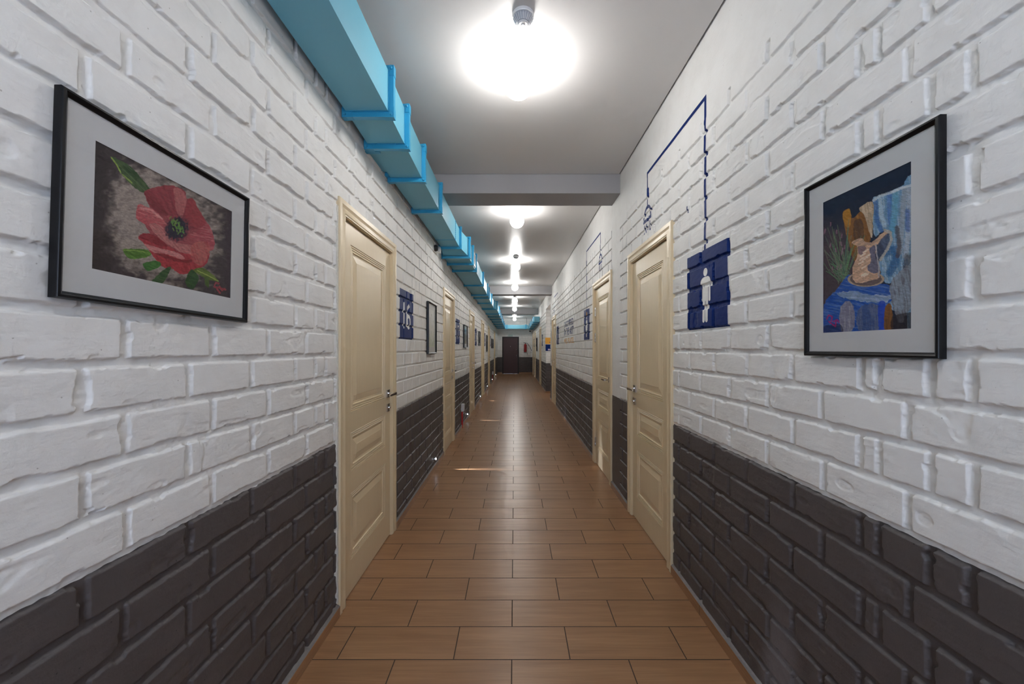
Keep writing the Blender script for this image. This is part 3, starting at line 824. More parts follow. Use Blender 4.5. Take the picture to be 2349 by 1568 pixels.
def poppies():
    K = Canvas(350, 238, [(85, 60), (1360, 718), (1338, 1523), (52, 1280)])
    K.c[:] = K.rgb((62, 53, 54))
    d = np.hypot((K.x-700)/560, (K.y-860+(K.x-700)*-.18)/560)
    K.put(1-sst(.62, 1.12, d+(fbm(K.x/60, K.y/40, 2)-.5)*.7), (136, 122, 112))
    K.put(sst(.55, .8, fbm(K.x/50+K.y/90, K.y/14, 31))*(1-sst(.5, 1.1, d)), (110, 97, 90), .7)
    K.put(1-sst(95, 260, np.abs(K.x-60)+(vn(K.x/40, K.y/40, 9)-.5)*120), (52, 44, 44), .9)
    K.put(sst(1285, 1320, K.x+(vn(K.x/30, K.y/30, 9)-.5)*40), (60, 48, 54), .9)
    K.poly([(250,230),(335,262),(440,325),(530,425),(612,535),(545,558),(440,492),(350,392),(290,300)], (54, 74, 44), (74, 92, 52), 1, 8, .8)
    K.stroke([(252,236),(300,300),(340,378)], (128, 148, 52), 8, .9); K.stroke([(358,396),(410,440),(440,470)], (120, 142, 56), 8, .9)
    K.stroke([(300,290),(420,400),(560,540)], (86, 104, 62), 6, .6)
    K.poly([(560,560),(700,500),(850,500),(945,610),(1050,700),(1112,800),(1160,880),(1190,990),(1140,1090),(1100,1220),(960,1295),(800,1250),(650,1150),(620,960),(560,850),(620,740)], (138, 58, 62), (122, 42, 50), 1, 8, .9)
    K.poly([(555,555),(650,533),(700,500),(770,486),(850,500),(930,545),(945,612),(1000,608),(1050,700),(1112,800),(1100,862),(1020,892),(930,882),(800,770),(700,740),(620,680)], (134, 47, 54), (112, 38, 46), 1, 8, 1.2)
    K.poly([(830,510),(900,530),(945,600),(930,700),(895,790),(850,720),(835,600)], (158, 84, 82), (140, 64, 66), .85, 8, 1.4)
    K.poly([(955,640),(1010,615),(1060,720),(1105,810),(1090,860),(1000,860),(930,820)], (140, 42, 48), (120, 36, 44), .8, 8, 1.0)
    K.poly([(560,560),(640,560),(710,660),(780,760),(700,760),(620,690)], (112, 36, 42), (134, 50, 54), .8, 8, .9)
    K.poly([(482,790),(500,672),(570,690),(660,730),(740,820),(770,900),(650,885),(545,845)], (158, 64, 68), (172, 98, 94), 1, 8, .3)
    K.stroke([(520,700),(620,720),(720,800)], (186, 124, 118), 12, .6)
    K.poly([(600,855),(700,858),(800,985),(900,1030),(1000,1040),(1035,1110),(965,1142),(860,1085),(700,985)], (160, 92, 88), (142, 66, 66), 1, 8, .8)
    K.poly([(500,980),(560,938),(650,955),(760,1040),(900,1110),(1030,1112),(1130,1000),(1152,1100),(1120,1212),(1020,1262),(960,1300),(880,1302),(800,1252),(720,1242),(640,1150),(570,1050)], (152, 38, 44), (128, 30, 38), 1, 8, 1.2)
    K.poly([(505,975),(560,940),(660,960),(770,1045),(700,1050),(600,1010)], (116, 22, 32), (140, 40, 44), .9, 6, .5)
    K.poly([(555,1035),(700,1072),(850,1105),(925,1160),(880,1168),(760,1125),(640,1112)], (170, 102, 100), (150, 72, 74), 1, 6, .3)
    K.poly([(650,1120),(760,1135),(900,1175),(1010,1165),(960,1200),(800,1180)], (98, 24, 32), None, .7, 10)
    K.poly([(960,960),(1050,900),(1130,838),(1166,880),(1197,990),(1190,1070),(1150,1082),(1130,1000),(1060,1000)], (146, 54, 62), (164, 86, 88), 1, 8, .2)
    K.poly([(1000,1025),(1130,1008),(1150,1100),(1085,1222),(990,1172)], (156, 76, 70), (150, 46, 52), 1, 8, 1.2)
    r = np.hypot((K.x-855)*.82+(K.y-890)*.35, (K.y-890)*.75-(K.x-855)*.25)
    K.put(1-sst(66, 112, r+(vn(K.x/14, K.y/14, 12)-.5)*34), (46, 40, 52))
    rg = random.Random(3)
    for i in range(46):
        a = 800+rg.random()*115; b = 805+(a-800)*.95+rg.gauss(0, 26)
        K.stroke([(a, b), (a+rg.uniform(-14, 14), b+rg.uniform(5, 22))], (84+rg.randint(-14, 18), 122, 48), 7, .8)
    for p, c, c2 in (([(358,1092),(450,1083),(570,1088),(622,1130),(560,1162),(420,1172)], (66, 100, 34), (94, 130, 44)), ([(545,1215),(680,1188),(705,1235),(585,1283)], (48, 92, 38), (66, 108, 44)),
                     ([(740,1262),(802,1250),(715,1402),(620,1386)], (48, 74, 42), (66, 92, 50)), ([(985,1262),(1052,1330),(1000,1442),(930,1382)], (44, 70, 38), (58, 86, 44)),
                     ([(1008,1262),(1080,1243),(1162,1290),(1230,1362),(1140,1352),(1050,1300)], (76, 92, 34), (104, 120, 44)), ([(1110,1330),(1145,1345),(1140,1420),(1110,1390)], (66, 84, 36), None)):
        K.poly(p, c, c2, 1, 7, .4)
    K.stroke([(1040,1270),(1150,1320),(1228,1362)], (140, 152, 60), 7, .8); K.stroke([(365,1098),(460,1096),(560,1110)], (122, 150, 56), 7, .7)
    for p in ([(1195,1400),(1210,1375),(1235,1385)], [(1190,1415),(1250,1425),(1295,1440)], [(1215,1430),(1245,1470)], [(1240,1410),(1262,1450),(1285,1430)]): K.stroke(p, (150, 50, 58), 9, .9)
    K.c = K.c*.82+K.c.mean(2, keepdims=True)*.18; K.grain(.42); return K

def jug():
    K = Canvas(238, 350, [(83, 403), (838, 45), (828, 1472), (83, 1500)])
    K.c[:] = K.rgb((30, 38, 54))
    K.put(sst(500, 760, K.y+(vn(K.x/60, K.y/60, 2)-.5)*160)*(1-sst(300, 520, K.x)), (66, 54, 58), .9)
    K.poly([(245,500),(300,458),(325,540),(400,482),(440,500),(480,700),(440,800),(350,900),(300,760),(265,620)], (112, 74, 40), (138, 94, 44), 1, 10, 1.3)
    K.poly([(345,570),(405,555),(425,690),(400,760),(340,720)], (74, 54, 42), (96, 68, 44), .9, 8, 1.3)
    K.poly([(245,505),(300,458),(318,520),(300,620),(270,600)], (148, 102, 40), (170, 124, 52), .9, 8, .6)
    K.poly([(500,380),(540,352),(650,325),(665,300),(740,272),(845,255),(845,1480),(780,1480),(770,1340),(640,1290),(650,1100),(600,1080),(560,990),(552,900),(600,830),(640,740),(600,640),(520,690),(500,560)], (92, 124, 150), (146, 164, 172), 1, 12, 1.5)
    for p, c, w in (([(520,400),(535,560),(570,640)], (44, 84, 138), 26), ([(640,340),(640,480),(655,640)], (52, 92, 150), 30), ([(690,330),(680,520),(640,720)], (86, 140, 160), 34), ([(600,830),(690,800),(690,900),(640,1000)], (28, 78, 124), 46),
                    ([(770,300),(740,600),(720,820)], (132, 138, 146), 34), ([(810,300),(800,620),(770,860)], (150, 156, 164), 30), ([(790,480),(790,640)], (58, 86, 140), 26), ([(700,620),(720,780),(705,860)], (64, 54, 56), 24),
                    ([(560,370),(575,520),(600,600)], (150, 168, 176), 22), ([(505,390),(560,352),(650,325)], (170, 178, 180), 14), ([(660,320),(740,285),(830,262)], (182, 186, 188), 14), ([(790,870),(770,1000),(720,1100)], (62, 56, 60), 40)):
        K.stroke(p, c, w, .75)
    K.poly([(383,462),(440,415),(502,408),(500,560),(492,705),(462,640),(430,520)], (150, 130, 106), (176, 160, 140), 1, 8, 1.4)
    rg = random.Random(9)
    for i in range(60):
        a = rg.uniform(-2.95, -.95); L_ = rg.uniform(180, 470)*(.55+.45*abs(math.sin(a)))
        x0, y0 = rg.uniform(200, 310), rg.uniform(960, 1090)
        K.stroke([(x0, y0), (x0+math.cos(a)*L_*.3, y0+math.sin(a)*L_*.5), (max(90, x0+math.cos(a)*L_*.62), y0+math.sin(a)*L_)], (82+rg.randint(-15, 20), 112+rg.randint(-15, 15), 84), rg.uniform(3, 6), .55)
    for i in range(14): K.stroke([(x := rg.uniform(95, 270), y := rg.uniform(560, 960)), (x+rg.uniform(-6, 6), y+26)], (126, 92, 108), 8, .6)
    K.poly([(88,1300),(120,1210),(200,1130),(300,1010),(420,1090),(620,1095),(690,1180),(610,1290),(592,1480),(88,1495)], (34, 70, 138), (76, 104, 150), 1, 12, .2)
    K.poly([(200,1170),(330,1150),(480,1180),(640,1190),(600,1250),(480,1240),(300,1220)], (112, 130, 152), (150, 162, 176), .9, 16, .1)
    K.poly([(640,1090),(760,950),(835,960),(828,1250),(770,1340),(720,1420),(660,1260)], (120, 128, 138), (84, 80, 84), .9, 16, 1.4)
    K.poly([(220,1300),(300,1230),(340,1320),(330,1470),(240,1480)], (116, 112, 122), (150, 146, 150), .85, 14, 1.5)
    K.poly([(380,1290),(540,1270),(545,1470),(380,1470)], (58, 74, 110), (92, 100, 122), .9, 14, 1.5)
    K.poly([(540,1260),(600,1250),(595,1480),(548,1470)], (28, 58, 150), None, .9, 8)
    K.poly([(600,1290),(650,1270),(660,1480),(595,1480)], (110, 72, 40), (84, 56, 36), 1, 8, 1.5)
    K.poly([(660,1370),(830,1330),(830,1480),(660,1480)], (36, 32, 38), None, .8, 12)
    K.poly([(88,1440),(220,1420),(240,1500),(88,1500)], (30, 30, 52), None, .7, 12)
    e = np.hypot((K.x-440)/150, (K.y-1050)/62); K.put(((e < 1)).astype(float), (92, 78, 76)); K.put((np.abs(e-.95) < .07).astype(float), (152, 132, 112), .9)
    K.poly([(368,745),(430,775),(515,745),(530,800),(520,860),(545,930),(552,1032),(480,1062),(380,1082),(332,1052),(330,950),(360,880),(372,820)], (166, 134, 110), (186, 158, 134), 1, 6, -.6)
    K.poly([(470,800),(515,770),(522,860),(545,935),(540,1000),(470,990),(450,950),(480,900)], (76, 78, 100), (98, 96, 112), .9, 8, 1.4)
    K.poly([(378,760),(430,775),(440,800),(400,850),(376,820)], (96, 78, 88), None, .8, 6)
    K.poly([(322,742),(395,706),(440,738),(500,735),(560,680),(615,640),(640,655),(560,745),(500,765),(430,772),(365,768)], (176, 146, 120), (140, 112, 98), 1, 6, -.5)
    K.poly([(540,760),(600,680),(640,670),(635,740),(590,830),(550,880),(528,830)], (58, 66, 86), (84, 96, 120), .9, 6, 1.2)
    K.stroke([(600,642),(645,660),(655,720),(620,800),(560,890)], (150, 146, 140), 15, .95)
    K.stroke([(525,760),(530,850),(548,940),(545,1030)], (150, 146, 150), 8, .8)
    for i in range(9):
        x, y = rg.uniform(380, 450), rg.uniform(820, 1040); K.stroke([(x, y), (x+36, y-22)], (206, 186, 170), 9, .7)
    for p in ([(115,1380),(130,1345),(160,1360),(150,1400)], [(130,1400),(185,1440),(190,1400)], [(165,1400),(200,1385),(212,1405)]): K.stroke(p, (150, 36, 92), 8, .8)
    K.grain(.4); return K

def lake(seed, tone):
    K = Canvas(40, 56, [(0, 0), (1, 0), (1, 1), (0, 1)]); K.x = K.u*300; K.y = K.v*400; K.streak = K.u*0
    K.c[:] = K.rgb(tone[0]); K.put(sst(.2, .5, K.v+(fbm(K.x/60, K.y/40, seed)-.5)*.4), tone[1]); K.put(sst(.65, .9, K.v+(fbm(K.x/50, K.y/50, seed+2)-.5)*.5), tone[2])
    K.put(sst(.6, .75, fbm(K.x/25, K.y/60, seed+5)), tone[3], .5); return K

def picture(sd, yc, zc, w, h, label, canvas, tilt=0.0, thick=.017, off=.003, prof=.014, mat_w=.058, group='black framed pictures on the brick walls', light=False):
    """frame stands on the wall; local axes: a along wall, n out, z up"""
    sg = 1 if sd == 'L' else -1
    t = empty('picture', P3(sd, yc, off, zc), label, 'picture', group)
    t.rotation_euler = (tilt, 0, 0)
    Q = lambda a, n, z: (sg*n, a, z)
    bm = bmesh.new(); rows = []
    for q, n in ((0, 0), (0, thick-.003), (.002, thick), (prof*.45, thick+.001), (prof-.003, thick-.002), (prof, thick-.006), (prof, 0)):
        rows.append([bm.verts.new(Q(*p)) for p in ((-w/2+q, n, -h/2+q), (w/2-q, n, -h/2+q), (w/2-q, n, h/2-q), (-w/2+q, n, h/2-q))])
    for A, B in zip(rows, rows[1:]+rows[:1]):
        for i in range(4): bm.faces.new((A[i], A[(i+1) % 4], B[(i+1) % 4], B[i]))
    bmobj('frame', bm, M['black'], t, smooth=True, angle=35)
    iw, ih = w/2-prof*.7, h/2-prof*.7; aw, ah = w/2-prof-mat_w+.002, h/2-prof-mat_w+.002
    bm = bmesh.new()
    o4 = [(-iw, -ih), (iw, -ih), (iw, ih), (-iw, ih)]; i4 = [(-aw, -ah), (aw, -ah), (aw, ah), (-aw, ah)]; k4 = [(-aw-.001, -ah-.001), (aw+.001, -ah-.001), (aw+.001, ah+.001), (-aw-.001, ah+.001)]
    O = [bm.verts.new(Q(a, .0085, z)) for a, z in o4]; I = [bm.verts.new(Q(a, .0085, z)) for a, z in i4]; J = [bm.verts.new(Q(a, .0068, z)) for a, z in k4]
    for i in range(4):
        j = (i+1) % 4; bm.faces.new((O[i], O[j], I[j], I[i])); bm.faces.new((I[i], I[j], J[j], J[i]))
    bmobj('mat_board', bm, M['mat'], t)
    # picture itself: a fine grid carrying the pigment
    nx, ny = canvas.nx, canvas.ny
    ga = np.linspace(-aw-.002, aw+.002, nx); gz = np.linspace(ah+.002, -ah-.002, ny)
    A, Z = np.meshgrid(ga, gz)
    if sd == 'R': A = -A
    V = np.stack([np.full(A.size, sg*.0066), A.ravel(), Z.ravel()], 1)
    jz, iy = np.meshgrid(np.arange(ny-1), np.arange(nx-1), indexing='ij'); b = (jz*nx+iy).ravel()
    me = npmesh('artwork', V, np.stack([b, b+nx, b+nx+1, b+1], 1))
    ca = me.color_attributes.new('Pigment', 'FLOAT_COLOR', 'POINT')
    ca.data.foreach_set('color', np.concatenate([canvas.c, np.ones((ny, nx, 1))], 2).astype(np.float32).ravel())
    link('artwork', me, M['art'], t)
    bm = bmesh.new(); box(bm, sg*.0, sg*.004, -w/2+.004, w/2-.004, -h/2+.004, h/2-.004); bmobj('backing_board', bm, M['hinge'], t)
    gp = np.array([Q(a, .0102, z) for a, z in o4]); fi = np.array([[0, 1, 2, 3]]) if sd == 'L' else np.array([[3, 2, 1, 0]])
    nr = np.cross(gp[fi[0, 1]]-gp[fi[0, 0]], gp[fi[0, 2]]-gp[fi[0, 1]])
    if nr[0]*sg < 0: fi = fi[:, ::-1]
    link('glass_pane', npmesh('glass_pane', gp, fi, False), M['pane'], t)
    return t
picture('L', 1.034, 1.633, .544, .408, 'landscape picture of a red poppy in a black frame on the left wall', poppies(), -math.radians(1.55))
picture('R', 1.075, 1.582, .408, .532, 'portrait picture of a jug and blue cloth in a black frame on the right wall', jug())
T1 = ((205, 208, 205), (196, 196, 190), (180, 186, 170), (140, 142, 140)); T2 = ((120, 150, 170), (110, 112, 106), (128, 122, 104), (90, 92, 86)); T3 = ((150, 150, 152), (70, 66, 66), (80, 72, 70), (60, 58, 58))
SM = [('L', 4.232, 1.547, .415, .533, 'portrait grey landscape picture in a black frame before the second left door', lake(3, T1)),
      ('L', 7.14, 1.548, .48, .40, 'dim green picture in a black frame before the third left door', lake(8, T2)),
      ('L', 10.02, 1.573, .38, .36, 'dark picture in a black frame before the fourth left door', lake(13, T3)),
      ('L', 12.70, 1.49, .42, .52, 'tall dark picture in a black frame before the fifth left door', lake(18, T3)),
      ('L', 15.42, 1.52, .34, .37, 'nearer one of two narrow black frames past the fifth left door', lake(23, T3)),
      ('L', 16.40, 1.52, .34, .37, 'farther one of two narrow black frames past the fifth left door', lake(27, T3)),
      ('R', 16.55, 1.48, .42, .54, 'grey picture in a frame on the right wall, between fourth and fifth right doors', lake(31, T3))]
for sd, yc, zc, w, h, lb, cv in SM: picture(sd, yc, zc, w, h, lb, cv, thick=.022)

# ------------------------------------------------------------------ ventilation duct
dt = empty('ventilation_duct', (0, 0, 0), 'light blue rectangular ventilation duct run under the ceiling along the left wall', 'duct')
def seg4(y, xl, xr, zb, zt): return [(xl, y, zb), (xr, y, zb), (xr, y, zt), (xl, y, zt)]
def body(A, B):
    bm = bmesh.new(); hexa(bm, A, B); return bmobj('duct_section', bm, M['duct'], dt, bevel=.003, seg=1)
ZC = CAMZ
def sec(y):      # body section: xl, xr, bottom, top
    if y <= 4.66:
        zb = 1.208-.026*min(1, max(0, (y-2.05)/.6))*1.0
        return (XL+.030, -.640, zb-.008+ZC, zb+.200+ZC)
    if y < 4.87:
        f = (y-4.66)/.21; return (XL+.03, -.640+.083*f, 1.174-.062*f+ZC, 1.382-.062*f+ZC)
    if y <= 10.83:
        f = (y-4.87)/5.96; return (XL+.02, -.557, 1.112-.034*f+ZC, 1.320-.05*f+ZC)
    if y < 11.02:
        f = (y-10.83)/.19; return (XL+.02, -.557+.077*f, 1.078-.006*f+ZC, 1.270-.006*f+ZC)
    f = (y-11.02)/9.58; return (XL+.02, -.480, 1.072-.085*f+ZC, 1.262-.08*f+ZC)
FL = [2.052, 2.352, 2.786, 3.428, 4.66, 4.87, 5.26, 5.71, 7.0, 8.21, 8.68, 9.64, 10.83, 11.02, 12.35, 13.4, 14.5, 15.7, 17.0, 18.3, 19.6]
ys = [YB]+FL+[20.72]
for a, b in zip(ys, ys[1:]): body(seg4(a, *sec(a)), seg4(b, *sec(b)))
def flange(y, s, th=.030, w=.026, parent=dt):
    xl, xr, zb, zt = s; bm = bmesh.new(); y0, y1 = y-th/2, y+th/2
    X0, X1, Z0, Z1 = xl-min(w, .02), xr+w, zb-w, zt+w
    for q in ((X0, X1, Z0, zb), (X0, X1, zt, Z1), (X0, xl, zb, zt), (xr, X1, zb, zt)): box(bm, q[0], q[1], y0, y1, q[2], q[3])
    for cx, sx in ((X0, 1), (X1, -1)):
        for cz, sz in ((Z0, 1), (Z1, -1)):
            e = .0015
            box(bm, *sorted((cx-sx*e, cx+sx*.05)), y0-e, y1+e, *sorted((cz-sz*e, cz+sz*w*.98)))
            box(bm, *sorted((cx-sx*.0024, cx+sx*min(w*.98, .0195))), y0-.0024, y1+.0024, *sorted((cz-sz*.0024, cz+sz*.05)))
            lathe(bm, [(.008, 0), (.008, -.006), (.005, -.009)], (cx+sx*.012, y0-.002, cz+sz*.013), 'Y', 6)
    # lip lying on the duct with rivets
    lip = .010
    for q in ((xl, xr, zb-.0015, zb), (xr, xr+.0015, zb, zt)): box(bm, q[0]+.001, q[1]+.001, y0-lip, y0, q[2], q[3])
    for f in (.25, .75): lathe(bm, [(.005, 0), (.0045, -.003), (0, -.004)], (xl+(xr-xl)*f, y0-.006, zb-.001), 'Z', 8)
    bmobj('flange', bm, M['flange'], parent)
for y in FL: flange(y, sec(y))
# folded seam with rivets
s = sec(4.35); bm = bmesh.new(); box(bm, s[0]-.002, s[1]+.003, 4.34, 4.362, s[2]-.003, s[3]+.002)
for i in range(9): lathe(bm, [(.006, 0), (.005, .003), (0, .004)], (s[1]+.003, 4.351, s[2]+.012+i*.023), 'X', 8)
bmobj('riveted_seam', bm, M['flange'], dt)
s = sec(2.55); bm = bmesh.new(); box(bm, XL-.005, s[0]+.002, 2.42, 2.70, s[2]+.006, s[3]-.02); bmobj('wall_branch', bm, M['duct'], dt, bevel=.002, seg=1)
bm = bmesh.new(); box(bm, XL-.004, s[0]+.05, 2.385, 2.41, s[2]-.012, s[2]+.002); bmobj('bracket', bm, M['flange'], dt)
bm = bmesh.new(); box(bm, XL-.004, s[0]-.004, 2.735, 2.765, s[2]-.004, s[3]-.05); bmobj('bracket', bm, M['flange'], dt)
# grille on the corridor side
s = sec(5.48); bm = bmesh.new(); y0, y1, z0, z1 = 5.33, 5.64, s[2]+.015, s[3]-.015; x = s[1]
for q in ((y0, y1, z0, z0+.022), (y0, y1, z1-.022, z1), (y0, y0+.022, z0+.022, z1-.022), (y1-.022, y1, z0+.022, z1-.022)): box(bm, x-.001, x+.012, *q)
gr = bmobj('grille', bm, M['plastic'], dt)
bm = bmesh.new()
for i in range(9): z = z0+.03+i*(z1-z0-.06)/8; hexa(bm, [(x+.001, y0+.022, z-.002), (x+.009, y0+.022, z+.006), (x+.009, y0+.022, z+.008), (x+.001, y0+.022, z)], [(x+.001, y1-.022, z-.002), (x+.009, y1-.022, z+.006), (x+.009, y1-.022, z+.008), (x+.001, y1-.022, z)])
bmobj('grille_slats', bm, M['greyp'], gr)
# cross run at the end wall and the right-hand branch
s = sec(20.6)
bm = bmesh.new(); box(bm, s[1]-.02, .70, 20.48, 20.72, s[2], s[3]); bmobj('duct_section', bm, M['duct'], dt, bevel=.003, seg=1)
for q in ((-.40, -.37), (.56, .60)):
    bm = bmesh.new(); box(bm, q[0], q[1], 20.455, 20.745, s[2]-.025, s[3]+.025); bmobj('flange', bm, M['flange'], dt)
def secr(y): f = (y-14.65)/6; return (.715, XR-.012, .965-.03*f+ZC, 1.155-.02*f+ZC)
yr = [14.72, 15.1, 16.2, 17.6, 19.2, 20.72]
for a, b in zip(yr, yr[1:]): body(seg4(a, *secr(a)), seg4(b, *secr(b)))
for y in yr[1:-1]:
    q = secr(y); bm = bmesh.new()
    for r in ((q[0]-.025, q[1]+.006, q[2]-.025, q[2]), (q[0]-.025, q[1]+.006, q[3], q[3]+.025), (q[0]-.025, q[0], q[2], q[3])): box(bm, r[0], r[1], y-.015, y+.015, r[2], r[3])
    bmobj('flange', bm, M['flange'], dt)
bm = bmesh.new(); box(bm, .62, .635, 20.55, 20.57, s[3]-.005, H); bmobj('hanger_rod', bm, M['dark'], dt)
# steel straps to the ceiling carry the duct
for y in (.9, 4.05, 6.4, 9.2, 13.0, 17.5):
    q = sec(y); bm = bmesh.new(); box(bm, q[0]+.06, q[0]+.085, y, y+.02, q[3]-.003, H+.002); bmobj('hanger_strap', bm, M['flange'], dt)

# ------------------------------------------------------------------ ceiling lamps and detectors
LAMP_Y = [-.25, 2.165, 4.50, 7.02, 9.42, 12.1, 14.7, 17.25, 19.8]
LAMP_X = [.02, .021, .029, .025, .012, .012, .006, .006, .004]
LL = ['white globe ceiling lamp overhead, just behind the viewer', 'nearest white globe ceiling lamp, just beyond the near smoke detector', 'second globe ceiling lamp, just beyond the nearest beam', 'third globe ceiling lamp, right behind the second smoke detector',
      'fourth globe ceiling lamp, just before the middle beam', 'fifth globe ceiling lamp, first beyond the middle beam', 'sixth globe ceiling lamp, just before the farthest beam', 'seventh globe ceiling lamp, first beyond the farthest beam', 'farthest globe ceiling lamp, near the end wall duct']
lamp0 = None
for i, (y, x) in enumerate(zip(LAMP_Y, LAMP_X)):
    if lamp0 is None:
        t = lamp0 = empty('ceiling_lamp', (x, y, H), '', 'ceiling lamp', 'white globe ceiling lamps')
        bm = bmesh.new(); lathe(bm, [(0, 0), (.063, 0), (.064, -.008), (.061, -.040), (.054, -.052), (.045, -.052), (0, -.050)], n=28); bmobj('lamp_base', bm, M['plastic'], t, smooth=True)
        bm = bmesh.new(); r = .078; zc = -.122
        pr = [(.048, -.050)]+[(r*math.sin(a), zc+r*math.cos(a)) for a in [math.radians(d) for d in range(40, 180, 14)]]+[(0, zc-r)]
        lathe(bm, pr, n=20); tag(bmobj('lamp_globe', bm, M['globe'], t, smooth=True), 'lit opal glass globe')
    else: t = dup(lamp0)
    t.location = (x, y, H); t['label'] = LL[i]
det0 = None
for i, (x, y) in enumerate(((.040, 1.862), (.025, 6.74), (.012, 11.85))):
    if det0 is None:
        t = det0 = empty('smoke_detector', (x, y, H), '', 'smoke detector', 'white smoke detectors')
        bm = bmesh.new(); lathe(bm, [(0, 0), (.050, 0), (.051, -.012), (.049, -.016), (0, -.016)], n=32); bmobj('detector_base', bm, M['plastic'], t, smooth=True, angle=30)
        bm = bmesh.new(); lathe(bm, [(0, -.014), (.044, -.014), (.046, -.022), (.030, -.042), (0, -.042)], n=32); h_ = bmobj('sensing_chamber', bm, M['greyp'], t, smooth=True, angle=30)
        bm = bmesh.new()
        for q in range(24):
            a = 2*PI*q/24; c, s_ = math.cos(a), math.sin(a); p = Vector((-s_, c, 0))*.0012
            P_ = [Vector((c*.048, s_*.048, -.020)), Vector((c*.032, s_*.032, -.043)), Vector((c*.028, s_*.028, -.041)), Vector((c*.044, s_*.044, -.018))]
            hexa(bm, [v-p for v in P_], [v+p for v in P_])
        bmobj('louvre', bm, M['plastic'], h_)
        bm = bmesh.new(); lathe(bm, [(0, -.040), (.026, -.040), (.027, -.046), (.022, -.050), (.010, -.0505), (.009, -.053), (0, -.053)], n=28); bmobj('detector_cap', bm, M['plastic'], t, smooth=True, angle=30)
    else: t = dup(det0)
    t.location = (x, y, H); t['label'] = ('nearest smoke detector on the ceiling, before the first lamp', 'second smoke detector on the ceiling, before the third lamp', 'farthest smoke detector, just past the middle beam')[i]

# ------------------------------------------------------------------ wall step lights
STEP_Y = [1.42, 4.44, 7.44, 10.22, 12.96, 15.72, 18.58]
SLB = ['chrome step light low on the left wall, nearest the viewer', 'chrome step light just before the second left door', 'chrome step light just before the third left door', 'chrome step light just before the fourth left door',
       'chrome step light just before the fifth left door', 'step light past the fifth left door, by the far white box', 'farthest step light, past the sixth left door']
s0 = None
for i, y in enumerate(STEP_Y):
    if i == 0:
        t = s0 = empty('step_light', (XL, y, .115), '', 'step light', 'step lights low on the left wall')
        bm = bmesh.new(); lathe(bm, [(0, -.012), (.021, -.012), (.022, .006), (.019, .014), (.012, .015), (.012, .010), (0, .010)], (0, 0, 0), 'X', 20); bmobj('bezel', bm, M['chrome'], t, smooth=True)
        bm = bmesh.new(); lathe(bm, [(.0115, .0102), (.0105, .018), (.006, .0215), (0, .0225)], (0, 0, 0), 'X', 16); tag(bmobj('lens', bm, M['led'], t, smooth=True), 'lit lens')
    else: t = dup(s0)
    t.location = (XL, y, .115); t['label'] = SLB[i]
    ld = bpy.data.lights.new('step_beam', 'SPOT'); ld.energy = 14; ld.color = (.80, .86, 1.0); ld.spot_size = math.radians(46); ld.spot_blend = .8; ld.shadow_soft_size = .006
    lo = bpy.data.objects.new('step_beam', ld); COL.objects.link(lo); lo.parent = t; lo.location = (.028, 0, 0)
    lo.scale = (.2, 1, 1); lo.rotation_euler = Vector((1.0, 0, -.16)).to_track_quat('-Z', 'Y').to_euler()

# ------------------------------------------------------------------ small fittings
for (y, lab) in ((6.72, 'white socket box with red cable cover between second and third left doors'), (16.05, 'distant white socket box with red cable cover on the left wall')):
    t = empty('socket_box', (XL, y, 0), lab, 'socket box', 'socket boxes on the left wall')
    bm = bmesh.new(); box(bm, -.008, .042, -.055, .055, .285, .405); bx = bmobj('box_body', bm, M['plastic'], t, bevel=.005)
    bm = bmesh.new(); box(bm, .041, .045, -.04, .04, .30, .39); bmobj('cover_plate', bm, M['plastic'], bx, bevel=.003, seg=1)
    bm = bmesh.new(); box(bm, -.004, .020, -.018, .018, .0, .286); tag(bmobj('cable_cover', bm, M['redtape'], t, bevel=.004), 'red cable cover running down to the floor')
t = empty('alarm_sounder', (XL, 4.52, 2.445), 'small white box with round sounder on the left wall under the duct', 'alarm')
bm = bmesh.new(); box(bm, -.01, .05, -.035, .035, -.03, .03); bmobj('housing', bm, M['plastic'], t, bevel=.005)
bm = bmesh.new(); lathe(bm, [(.035, -.01), (.035, .02), (.028, .035), (0, .038)], (0, -.085, .0), 'X', 20); bmobj('sounder', bm, M['dark'], t, smooth=True)
t = empty('security_camera', (.80, 20.55, 2.215), 'small black dome camera under the right duct at the far end', 'camera')
bm = bmesh.new(); lathe(bm, [(0, .022), (.045, .022), (.045, .0), (.040, -.012)], n=20); bmobj('mount', bm, M['dark'], t, smooth=True, angle=30)
bm = bmesh.new(); lathe(bm, [(.038, -.010), (.034, -.03), (.02, -.045), (0, -.05)], n=20); bmobj('dome', bm, M['black'], t, smooth=True)
t = empty('exit_sign', (-.228, YE, 1.99), 'pale green exit plate on the wall above the dark end door', 'sign')
bm = bmesh.new(); box(bm, -.135, .135, -.035, .004, -.038, .038); bmobj('housing', bm, M['exitg'], t, bevel=.004)
bm = bmesh.new(); box(bm, -.128, -.095, -.037, -.034, -.03, .03); bmobj('light_window', bm, M['plastic'], t)
t = empty('fire_extinguisher', (.567, YE-.085, 1.14), 'red fire extinguisher hanging on the far end wall', 'fire extinguisher')
bm = bmesh.new(); lathe(bm, [(0, 0), (.062, 0), (.070, .008), (.072, .02), (.072, .34), (.066, .375), (.045, .40), (.024, .412), (.022, .43), (0, .43)], n=28); bmobj('cylinder', bm, M['red'], t, smooth=True)
bm = bmesh.new(); lathe(bm, [(0, .425), (.02, .425), (.02, .46), (.012, .47), (0, .47)], n=14); box(bm, -.10, .02, -.012, .012, .468, .478); hexa(bm, [(-.10, -.01, .50), (-.10, .01, .50), (-.10, .01, .508), (-.10, -.01, .508)], [(.01, -.012, .475), (.01, .012, .475), (.01, .012, .488), (.01, -.012, .488)]); bmobj('valve', bm, M['dark'], t)
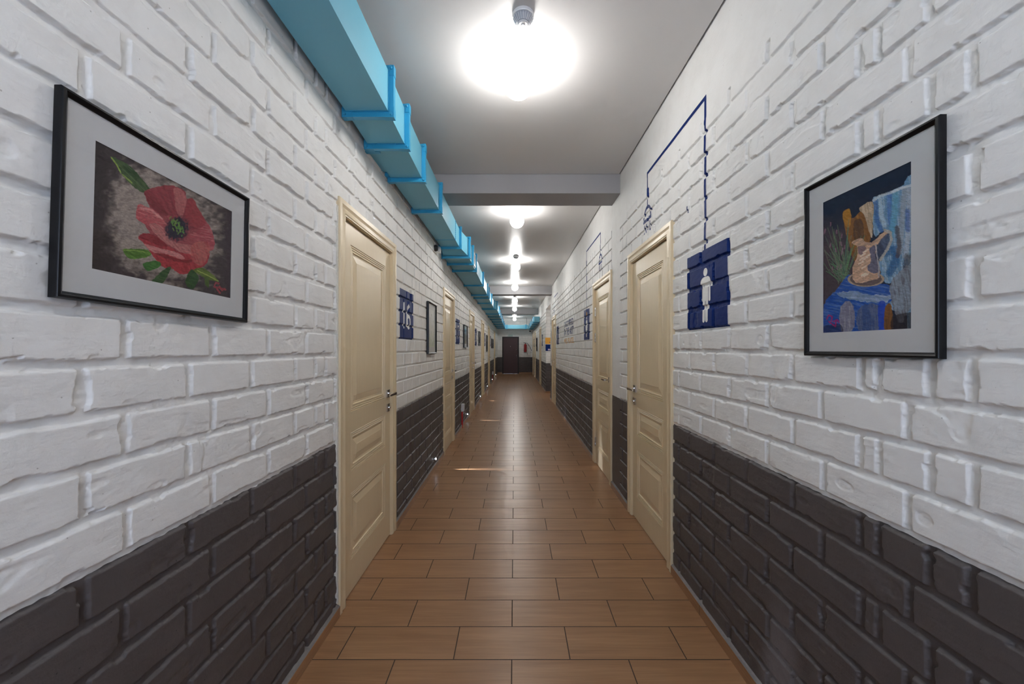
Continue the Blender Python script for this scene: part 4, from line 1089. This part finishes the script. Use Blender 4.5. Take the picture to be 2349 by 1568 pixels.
bm = bmesh.new(); tube(bm, [(.02, 0, .45), (.07, 0, .462), (.13, 0, .43), (.19, 0, .35), (.25, 0, .24), (.30, 0, .13), (.315, .0, .06)], [.010]*6+[.016]); bmobj('hose', bm, M['dark'], t, smooth=True)
bm = bmesh.new(); box(bm, -.03, .03, .065, .09, .20, .42); bmobj('wall_bracket', bm, M['dark'], t)

# ------------------------------------------------------------------ camera
cd = bpy.data.cameras.new('camera'); cam = bpy.data.objects.new('camera', cd); COL.objects.link(cam)
cam.location = (0, 0, CAMZ); cam.rotation_euler = (PI/2, 0, 0)
cd.sensor_fit = 'HORIZONTAL'; cd.sensor_width = 36; cd.lens = 920*36/2349
cd.shift_x = -5.5/2349; cd.shift_y = 14/2349; cd.clip_start = .02; cd.clip_end = 100
S.camera = cam

# ------------------------------------------------------------------ light
W = bpy.data.worlds.new('daylight'); S.world = W; W.use_nodes = True
bg = W.node_tree.nodes['Background']; bg.inputs[0].default_value = (.62, .74, 1.0, 1); bg.inputs[1].default_value = 1.0
def area(name, loc, rot, sx, sy, e, col):
    l = bpy.data.lights.new(name, 'AREA'); l.shape = 'RECTANGLE'; l.size = sx; l.size_y = sy; l.energy = e; l.color = col
    o = bpy.data.objects.new(name, l); COL.objects.link(o); o.location = loc; o.rotation_euler = rot; return o
area('window_daylight', (.03, YB-.16, 1.55), (PI/2, 0, 0), 1.28, 1.58, 11, (.66, .77, 1.0))     # sky seen through the rear window
area('passage_lamp', (2.3, 11.2, 1.9), (0, PI/2, 0), .9, .9, 4, (1.0, .95, .92))               # lit passage

S.view_settings.view_transform = 'Standard'; S.view_settings.look = 'None'
S.view_settings.gamma = 1; S.view_settings.use_curve_mapping = False
S.view_settings.exposure = 1.28
S.cycles.use_denoising = True
S.cycles.max_bounces = 6; S.cycles.diffuse_bounces = 4; S.cycles.glossy_bounces = 2; S.cycles.transparent_max_bounces = 6
S.cycles.caustics_reflective = False; S.cycles.caustics_refractive = False
S.cycles.use_adaptive_sampling = True; S.cycles.adaptive_threshold = .11; S.cycles.adaptive_min_samples = 12
S.cycles.sample_clamp_indirect = 8
S.cycles.use_light_tree = True; S.cycles.light_sampling_threshold = .02
